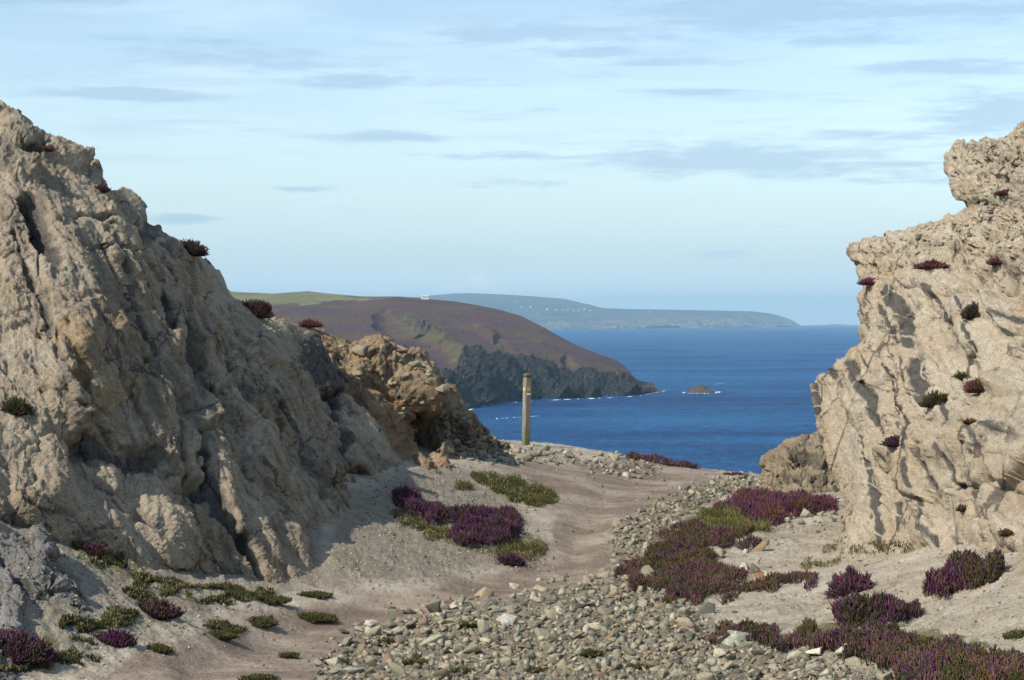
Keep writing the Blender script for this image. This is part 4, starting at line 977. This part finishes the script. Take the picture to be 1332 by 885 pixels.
HE = {'purple': 2.2, 'magenta': 0.7, 'dusk': 1.6, 'dark': 1.2, 'green': 2.6, 'rust': 0.6}
HEL = {'purple': 4, 'dusk': 1.2, 'magenta': 0.7, 'dark': 1.5, 'green': 1.6}
HER = {'green': 3.0, 'dark': 0.8, 'purple': 1.5, 'pink': 0.7, 'dusk': 2.0, 'rust': 1.1, 'olive': 2.2}
HG = {'green': 3, 'olive': 1, 'dusk': .7, 'purple': .6}
RD = {'pink': 2, 'rust': 2, 'purple': 1.5, 'green': 1.5}
mat_patch([[(510,648),(530,642),(560,662),(600,672),(640,668),(676,680),(682,696),(660,712),(610,714),(570,702),(600,692),(585,686),(550,676),(520,662)]], 7000, HEL,
          'deep purple heather bed on the shaded bank left of the path', height=0.15, spike=0.09, rim=16, seed=1, fadepx=5)
mat_patch([[(840,716),(856,700),(880,684),(930,678),(985,690),(965,706),(925,716),(935,732),(968,752),(958,776),(905,790),(850,776),(822,748)],[(1000,708),(960,716),(925,722),(950,706)],[(800,742),(830,735),(850,765),(830,775)]], 10500, HER,
          'purple and olive heather bed in the rubble right of the path', height=0.07, spike=0.085, rim=20, seed=2, fadepx=9)
mat_patch([[(920,668),(945,652),(985,645),(1040,650),(1086,652),(1088,664),(1040,672),(1000,686),(960,672)]], 6500, {'green': 2.2, 'purple': 1.8, 'magenta': 1.2, 'pink': 1.6, 'dusk': 1, 'rust': 1.6},
          'bright magenta and rust heather bed below the small rough outcrop', height=0.12, spike=0.10, rim=14, seed=3, fadepx=6)
mat_patch([[(905,668),(935,662),(985,676),(1000,690),(960,698),(915,690)]], 2600, {'grass': 3, 'straw': 2, 'olive': 2},
          'yellow-green grass growing in the middle of the right-hand heather', name='grass', cat='grass', height=0.03, spike=0.13, rim=10, seed=4, kind='stuff', rad=0.6)
mat_patch([[(905,826),(960,822),(1010,828),(1080,828),(1175,826),(1180,842),(1240,848),(1332,866),(1340,900),(1180,900),(1130,862),(1060,846),(1000,840),(930,836)]], 14000, HER,
          'long purple, rust and green heather bed across the bottom right', height=0.10, spike=0.075, rim=20, seed=5, fadepx=8)
mat_patch([[(1085,806),(1110,800),(1150,796),(1195,796),(1205,806),(1180,814),(1130,818),(1090,816)]], 2600, HE,
          'low dark purple heather cushion between the upright bush and the long bottom bed', name='heather_cushion', height=0.15, spike=0.085, rim=10, seed=6, fadepx=5)
mat_patch([[(1192,778),(1215,762),(1250,750),(1285,738),(1304,742),(1296,756),(1255,772),(1210,782)]], 3300, HE,
          'sloping purple heather cushion with green top at the foot of the sunlit crag', name='heather_cushion', height=0.18, spike=0.075, rim=12, seed=7, fadepx=5)
mat_patch([[(965,764),(1010,752),(1062,752),(1060,760),(1000,770),(960,774)]], 1000, HER, 'thin strip of dull heather crossing the pale sand left of the upright bush', name='heather_strip', height=0.06, spike=0.08, rim=10, seed=8)
mat_patch([[(815,596),(855,598),(880,605),(905,610),(880,610),(840,602)]], 900, {'purple': 2, 'dusk': 2, 'rust': 1, 'green': 1.5}, 'low heather strip along the crest against the sea', name='heather_strip', height=0.12, spike=0.10, rim=6, seed=9, fadepx=1.5)
mat_patch([[(612,618),(655,618),(700,630),(728,652),(705,664),(660,648),(625,632)]], 3000, {'grass': 2, 'olive': 2, 'green': 2, 'straw': 1}, 'short green turf on the bank above the path bend',
          name='grass', cat='grass', height=0.03, spike=0.09, rim=10, seed=10, kind='stuff', rad=0.7)
mat_patch([[(505,664),(560,680),(600,700),(570,706),(520,686)],[(640,712),(700,700),(712,716),(690,736),(640,724)],[(560,612),(600,622),(620,640),(590,632)]], 2600, {'olive': 2, 'green': 1, 'straw': 1}, 'thin olive turf around the shaded purple heather',
          name='grass', cat='grass', height=0.02, spike=0.06, rim=10, seed=11, kind='stuff', rad=0.7)
mat_patch([[(90,705),(150,715),(170,738),(110,740)],[(150,765),(230,772),(200,786),(140,780)],[(230,766),(350,765),(365,778),(300,788),(240,784)],[(60,810),(120,840),(180,800),(140,790),(125,800)],[(0,855),(90,850),(130,862),(70,872),(0,875)],[(262,815),(330,796),(356,806),(300,830)],[(180,745),(260,760),(330,768),(250,775),(170,765)]],
          6500, {'olive': 2, 'green': 2, 'dark': 1, 'straw': 1}, 'patchy moss and short grass along the foot of the left cliff', name='grass', cat='grass', height=0.02, spike=0.045, rim=10, seed=12, kind='stuff', hole=0.45, rad=0.8)
mat_patch([[(1090,706),(1150,702),(1195,712),(1160,722),(1095,720)],[(1040,735),(1095,700),(1092,740),(1050,745)]], 700, {'olive': 2, 'straw': 2, 'green': 1}, 'sparse straw-coloured grass at the base of the right crag', name='grass', cat='grass', height=0.01, spike=0.05, rim=10, seed=13, kind='stuff', hole=0.5, rad=0.7)
B = [(62,193,14,8,RD,'tiny reddish heather sprig near the very top of the left cliff'),(132,243,13,13,HE,'small dark heather tuft on the left cliff skyline, upper one'),
     (246,318,44,26,HE,'dark rounded heather bush on the left cliff skyline, halfway down'),(331,396,46,30,HE,'large purple heather bush where the left cliff meets the far moor'),
     (405,419,28,12,RD,'flat reddish heather tuft on the cliff edge below the large purple bush'),(20,524,32,28,HG,'dark green heather clump growing from the bare left cliff face'),
     (121,712,38,24,HE,'small purple heather bush at the cliff foot among green moss'),(202,789,54,26,HE,'rounded purple heather bush on the bank above the path, bottom left'),
     (24,834,74,46,HE,'large magenta heather bush against the low blue-grey rock'),(150,828,38,26,HEL,'dark straggly heather clump between the low rock and the path'),
     (663,726,34,20,HEL,'small dark purple heather bush at the lower tip of the shaded turf'),(1134,365,38,13,{'magenta':2,'pink':2,'green':1},'bright magenta heather on the upper left ledge of the sunlit crag'),
     (1212,343,46,16,RD,'rust and purple heather on the sandy ledge under the crag top'),(1297,338,24,15,RD,'dull red heather tuft on the crag near the right edge, under the top block'),
     (1266,402,30,28,{'dusk':2,'dark':2,'green':1},'dead brown heather clump hanging on the middle of the sunlit crag'),(1217,516,38,30,HG,'green heather clump slanting across the middle of the sunlit crag'),
     (1250,489,20,17,{'green':3,'olive':1},'small round green cushion plant next to the pink heather on the crag'),(1277,498,50,28,RD,'pink and rust heather clump jutting from the sunlit crag'),
     (1263,548,18,12,{'dark':2,'rust':1,'green':1},'tiny dark tuft below the pink clump on the crag face'),(1168,571,38,22,{'dusk':2,'dark':2,'purple':2},'dark purple heather clump low on the crag face, left part'),
     (1110,754,56,48,{'green':.7,'purple':2,'dusk':2.5,'magenta':1.5},'upright bright purple heather bush on pale sand below the crag'),(1308,250,34,10,RD,'small red heather tuft in a crack of the overhanging top block'),
     (1254,660,14,12,HG,'little green sprig on a stone in the lower middle of the crag'),(885,603,44,12,{'purple':2,'dusk':2,'green':1},'dark heather mound on the crest at the path end'),
     (955,616,34,6,RD,'rusty heather fringe on the crest just before the small outcrop'),(1308,692,12,12,{'rust':2,'olive':2},'rusty sprig at the foot of the crag close to the right edge'),
     (680,636,40,8,HEL,'flat purple heather streak lying in the green turf above the bend')]
for (x, y, w, h, mx, lb) in B:
    k = 0.8 if x > 1120 and y < 700 else 1.0
    bush(x, y, w * k, h * k, mx, lb)
T = [(404,798,62,16,'wedge-shaped green tuft on the edge of the path by the cliff corner'),(345,776,60,14,'moss cushion in front of the dark cleft'),(335,804,44,18,'round mossy hummock beside the path, right one of the pair'),
     (283,822,38,18,'mossy hummock on grey stones, left one of the pair'),(205,838,26,22,'green tuft on the path margin below the rounded purple bush'),(408,770,40,14,'dark green plant under the overhanging cliff corner'),
     (432,858,34,14,'bright green tuft at the corner of the rubble'),(338,884,40,8,'green tuft cut by the bottom edge of the photo'),(376,854,20,6,'tiny green tuft on the bare path'),
     (600,874,26,8,'flat moss cushion among the rubble, nearest the large flat-sided stone'),(540,862,24,8,'moss cushion in the lower middle rubble'),(612,812,26,7,'moss cushion below the upright pale stone'),
     (700,872,26,10,'moss cushion beneath the central rubble stones'),(830,868,24,10,'moss cushion in the right part of the rubble'),(770,850,22,7,'thin moss patch right of the rubble centre'),(505,834,22,7,'moss cushion near the rubble edge by the path'),
     (1325,822,30,20,'olive grass tuft on the pale sand at the right edge')]
for (x, y, w, h, lb) in T:
    bush(x, y, w, h, {'green': 2, 'olive': 2.4, 'grass': 1, 'dark': 1}, lb, 'grass_tuft', 'grass tuft', dens=1.6, spike=0.045)

# ------------------------------------------------------------------ waymark post
def box_geo(sx, sy, sz, z0=0, bev=0.0):
    import bmesh
    bm = bmesh.new(); bmesh.ops.create_cube(bm, size=1)
    bmesh.ops.scale(bm, vec=(sx, sy, sz), verts=bm.verts); bmesh.ops.translate(bm, vec=(0, 0, z0 + sz / 2), verts=bm.verts)
    if bev: bmesh.ops.bevel(bm, geom=bm.edges[:], offset=bev, segments=2, affect='EDGES')
    return bm
def bm_obj(name, bm, mat, parent=None, smooth=False):
    me = bpy.data.meshes.new(name); bm.to_mesh(me); bm.free(); me.materials.append(mat)
    o = bpy.data.objects.new(name, me); S.collection.objects.link(o)
    if parent: o.parent = parent
    return o
m, t = new_mat('weathered_wood')
p = t.node('ShaderNodeTexCoord').outputs['Object']
g_ = t.noise(t.scale(p, (60, 60, 3)), 1, 6, 0.7); sz = t.node('ShaderNodeSeparateXYZ'); t.put(sz.inputs[0], p)
col = t.mix(t.step(g_, 0.3, 0.7), (0.12, 0.105, 0.08), (0.33, 0.30, 0.24))
alg = t.math('ADD', t.step(sz.outputs[2], 0.9, 0.0), t.math('MULTIPLY', t.math('SUBTRACT', t.noise(p, 7, 5, 0.7), 0.5), 1.2))
col = t.mix(t.step(alg, 0.4, 1.0, 0, 0.75), col, (0.10, 0.12, 0.04))
finish(t, col, 0.85, g_, 0.8, 0.01)
M_wood = m
pb = at(684, 577, 38.8); pz = float(ground_z(pb[0], pb[1]))
hp = hit(684, 579); 
if hp is not None and hp[0][1] < 45: pb = hp[0]
HGT = (CY - 486) / F * pb[1] - pb[2]
post = empty('waymark_post', (pb[0], pb[1], pb[2])); post.rotation_euler = (0.012, 0.018, math.radians(33))
tag(post, 'weathered wooden waymark post with yellow discs standing on the crest', 'post')
W_ = 0.122
bm = box_geo(W_, W_, HGT - 0.075 + 0.25, -0.25, 0.008); bm_obj('shaft', bm, M_wood, post)
bm = box_geo(W_ - 0.02, W_ - 0.02, 0.02, HGT - 0.077, 0.0); bm_obj('groove', bm, flat_mat('dark_groove', (0.05, 0.04, 0.03, 1)), post)
import bmesh
bm = box_geo(W_ + 0.004, W_ + 0.004, 0.035, HGT - 0.058, 0.007)
bm2 = bmesh.new(); bmesh.ops.create_cone(bm2, cap_ends=True, segments=4, radius1=(W_) * 0.70, radius2=0.03, depth=0.03)
bmesh.ops.rotate(bm2, verts=bm2.verts, cent=(0, 0, 0), matrix=Matrix.Rotation(math.radians(45), 3, 'Z')); bmesh.ops.translate(bm2, verts=bm2.verts, vec=(0, 0, HGT - 0.009))
me2 = bpy.data.meshes.new('c'); bm2.to_mesh(me2); bm.from_mesh(me2); bm2.free()
bm_obj('cap', bm, flat_mat('post_cap', (0.12, 0.09, 0.06, 1)), post)
M_yel = flat_mat('waymark_yellow', (0.62, 0.42, 0.03, 1), 0.5); M_wht = flat_mat('label_white', (0.75, 0.77, 0.78, 1), 0.5)
def disc(face):
    bm = bmesh.new(); bmesh.ops.create_cone(bm, cap_ends=True, segments=24, radius1=0.036, radius2=0.036, depth=0.006)
    bmesh.ops.rotate(bm, verts=bm.verts, cent=(0, 0, 0), matrix=Matrix.Rotation(math.radians(90), 3, 'X'))
    if face == 'x': bmesh.ops.rotate(bm, verts=bm.verts, cent=(0, 0, 0), matrix=Matrix.Rotation(math.radians(90), 3, 'Z'))
    off = W_ / 2 + 0.003
    bmesh.ops.translate(bm, verts=bm.verts, vec=(0, -off, HGT - 0.30) if face == 'y' else (-off, 0, HGT - 0.30))
    return bm
bm_obj('yellow_disc', disc('y'), M_yel, post); bm_obj('yellow_disc', disc('x'), M_yel, post)
bm = box_geo(0.085, 0.006, 0.03, 0); bmesh.ops.translate(bm, verts=bm.verts, vec=(0, -W_ / 2 - 0.003, HGT - 0.41)); bm_obj('white_label', bm, M_wht, post)

# ------------------------------------------------------------------ far houses, tor, islet, surf
M_wall = flat_mat('white_render', (0.62, 0.60, 0.55, 1), 0.8, 0.1, 0.05); M_roof = flat_mat('slate_roof', (0.16, 0.15, 0.15, 1), 0.8, 0.1, 0.1); M_win = flat_mat('dark_glass', (0.03, 0.035, 0.04, 1), 0.3, 0.1, 0.05)
def house(loc, w, d, h, rz, label, group=None, roofm=None, name='house', detail=True):
    r_ = empty(name, loc, rz); tag(r_, label, 'house', group)
    bm_obj('wall', box_geo(w, d, h + 6, -6), M_wall, r_)
    bm = bmesh.new(); e = w * 0.04
    vs = [bm.verts.new(v) for v in [(-w/2-e,-d/2-e,h),(w/2+e,-d/2-e,h),(w/2+e,d/2+e,h),(-w/2-e,d/2+e,h),(-w/2-e,0,h*1.55),(w/2+e,0,h*1.55)]]
    for f in [(0,1,5,4),(2,3,4,5),(0,4,3),(1,2,5),(3,2,1,0)]: bm.faces.new([vs[i] for i in f])
    bm_obj('roof', bm, roofm or M_roof, r_)
    if detail:
        for x in (-w * 0.28, 0, w * 0.28):
            bm = box_geo(w * 0.10, 0.1, h * 0.3, h * 0.45); bmesh.ops.translate(bm, verts=bm.verts, vec=(x, -d/2 - 0.03, 0)); bm_obj('window', bm, M_win, r_)
    return r_
h0 = hit(552, 391)
if h0: house((h0[0][0], h0[0][1] + 12, (CY - 388.6) / F * (h0[0][1] + 12)), 6.4, 5, 2.2, 0.2, 'small white building on the skyline of the heather headland', roofm=flat_mat('pale_roof', (0.5, 0.45, 0.38, 1), 0.8, 0.1, 0.1))
fh = [(648,395),(672,392),(678,399),(698,408),(712,402),(724,403),(733,403),(739,402),(746,403),(753,403),(760,402),(768,404),(845,405),(690,399)]
for i, (x, y) in enumerate(fh):
    h = hit(x, y + 1.0)
    if h is None or h[0][1] < 5000: continue
    house(h[0], random.uniform(7, 12), 8, random.uniform(4, 5), random.uniform(-0.5, 0.5), 'tiny white house on the pale blue distant coast', 'white houses on the distant coast', roofm=M_wall if i % 3 else None, detail=False)
M_dkrock = rock_mat('sea_rock', (0.075, 0.058, 0.048), (0.055, 0.042, 0.036), (0.025, 0.022, 0.02), (0.09, 0.06, 0.04))
def crag(name, cx, cy, wpx, hpx, Y, label, cat, seed, sharp=1.0, mat=None):
    w = wpx / F * Y; h = hpx / F * Y; na, nr = 96, 40
    A2, R2 = np.meshgrid(np.linspace(0, 2 * np.pi, na, endpoint=False), np.linspace(0, 1, nr), indexing='ij')
    X = np.cos(A2) * R2 * w / 2; Yc = np.sin(A2) * R2 * w * 0.32
    q = np.c_[X.ravel() / w * 6, Yc.ravel() / w * 6, np.full(X.size, seed * 1.3)]
    n = fbm(q, 5, seed, ridged=True).reshape(X.shape)
    Zc = h * (1.02 - R2 ** 1.3) * (0.75 + 0.42 * n * sharp) - h * 0.08
    base = at(cx, cy, Y)
    V = np.stack([X + base[0], Yc + base[1], Zc + base[2]], -1).reshape(-1, 3)
    fc = []
    idx = np.arange(na * nr).reshape(na, nr); idx = np.r_[idx, idx[:1]]
    fc = np.stack([idx[:-1, :-1], idx[:-1, 1:], idx[1:, 1:], idx[1:, :-1]], -1).reshape(-1, 4)
    o = mesh_obj(name, V, fc, mat or M_dkrock, False, attrs={'mask': np.zeros((len(V), 3))}); o.data.update()
    tag(o, label, cat); return o
Yis = sea_Y(512)
crag('islet', 911, 512, 44, 12, Yis, 'small brown rock islet in the sea with white surf, off the headland tip', 'islet', 3)
crag('sea_stack', 846, 511, 26, 14, sea_Y(510.5), 'low jagged rock at the very tip of the heather headland', 'rock', 5)
ht_ = hit(550, 432)
if ht_: crag('rock_tor', 549, 434, 34, 22, ht_[0][1] - 6, 'dark rounded rock tor on the side of the heather headland', 'rock', 9, 0.8)
M_foam = flat_mat('sea_foam', (0.85, 0.88, 0.90, 1), 0.7, 0.3, 0.1)
def surf(pts, wpx, seed):
    V, Fs = [], []; r = np.random.default_rng(seed)
    P_ = np.array(pts, float); u = np.linspace(0, 1, 90); L = np.linspace(0, 1, len(P_))
    x = np.interp(u, L, P_[:, 0]); y = np.interp(u, L, P_[:, 1])
    wv = np.clip(perlin(np.c_[u * 24, u * 0 + seed, u * 0], 2) * 2.2 + 0.05, 0, 1) * wpx
    for k in range(90):
        if wv[k] <= 0.05: continue
        Ya, Yb = sea_Y(y[k] + wv[k] / 2), sea_Y(y[k] - wv[k] / 2); dx = (x[-1] - x[0]) / 90 * 0.5 + 0.02
        b0 = len(V)
        for (X_, Y_) in [(x[k] - dx, Ya), (x[k] + dx, Ya), (x[k] + dx, Yb), (x[k] - dx, Yb)]:
            w = (X_ - CX) / F * Y_; V.append((w, Y_, sea_z(math.hypot(w, Y_)) + 0.35))
        Fs.append((b0, b0 + 1, b0 + 2, b0 + 3))
    return V, Fs
Va, Fa = [], []
for i, (pts, w) in enumerate([([(886,511),(900,512.6),(920,512.8),(936,511)],1.6),([(915,511.5),(938,510.5)],1.6),([(600,537),(640,526),(700,522),(760,519.5),(800,518),(840,515)],0.9),
                              ([(838,514),(866,509)],1.4),([(640,546),(700,542)],0.8),([(930,500),(945,499)],0.6)]):
    V, Fs = surf(pts, w, i + 1); o_ = len(Va); Va += V; Fa += [tuple(k + o_ for k in f) for f in Fs]
fm = mesh_obj('surf', Va, Fa, M_foam, False); tag(fm, 'white surf breaking at the foot of the headland and islet', 'surf', kind='stuff')

# ------------------------------------------------------------------ air
bm = bmesh.new(); bmesh.ops.create_cube(bm, size=1)
x0, x1, y0, y1, z0, z1 = -24000, 24000, -3000, 29500, -128, 262
bmesh.ops.scale(bm, vec=(x1 - x0, y1 - y0, z1 - z0), verts=bm.verts); bmesh.ops.translate(bm, vec=((x0 + x1) / 2, (y0 + y1) / 2, (z0 + z1) / 2), verts=bm.verts)
m = bpy.data.materials.new('haze_air'); m.use_nodes = True; t = NT(m.node_tree)
v = t.node('ShaderNodeVolumePrincipled'); v.inputs['Color'].default_value = (0.46, 0.77, 1.0, 1); v.inputs['Density'].default_value = 0.000062
v.inputs['Anisotropy'].default_value = 0.0
ou = t.node('ShaderNodeOutputMaterial'); t.l.new(v.outputs[0], ou.inputs['Volume'])
hz = bm_obj('haze', bm, m); tag(hz, 'thin blue sea haze between the eye and the far coast', 'haze', kind='stuff')
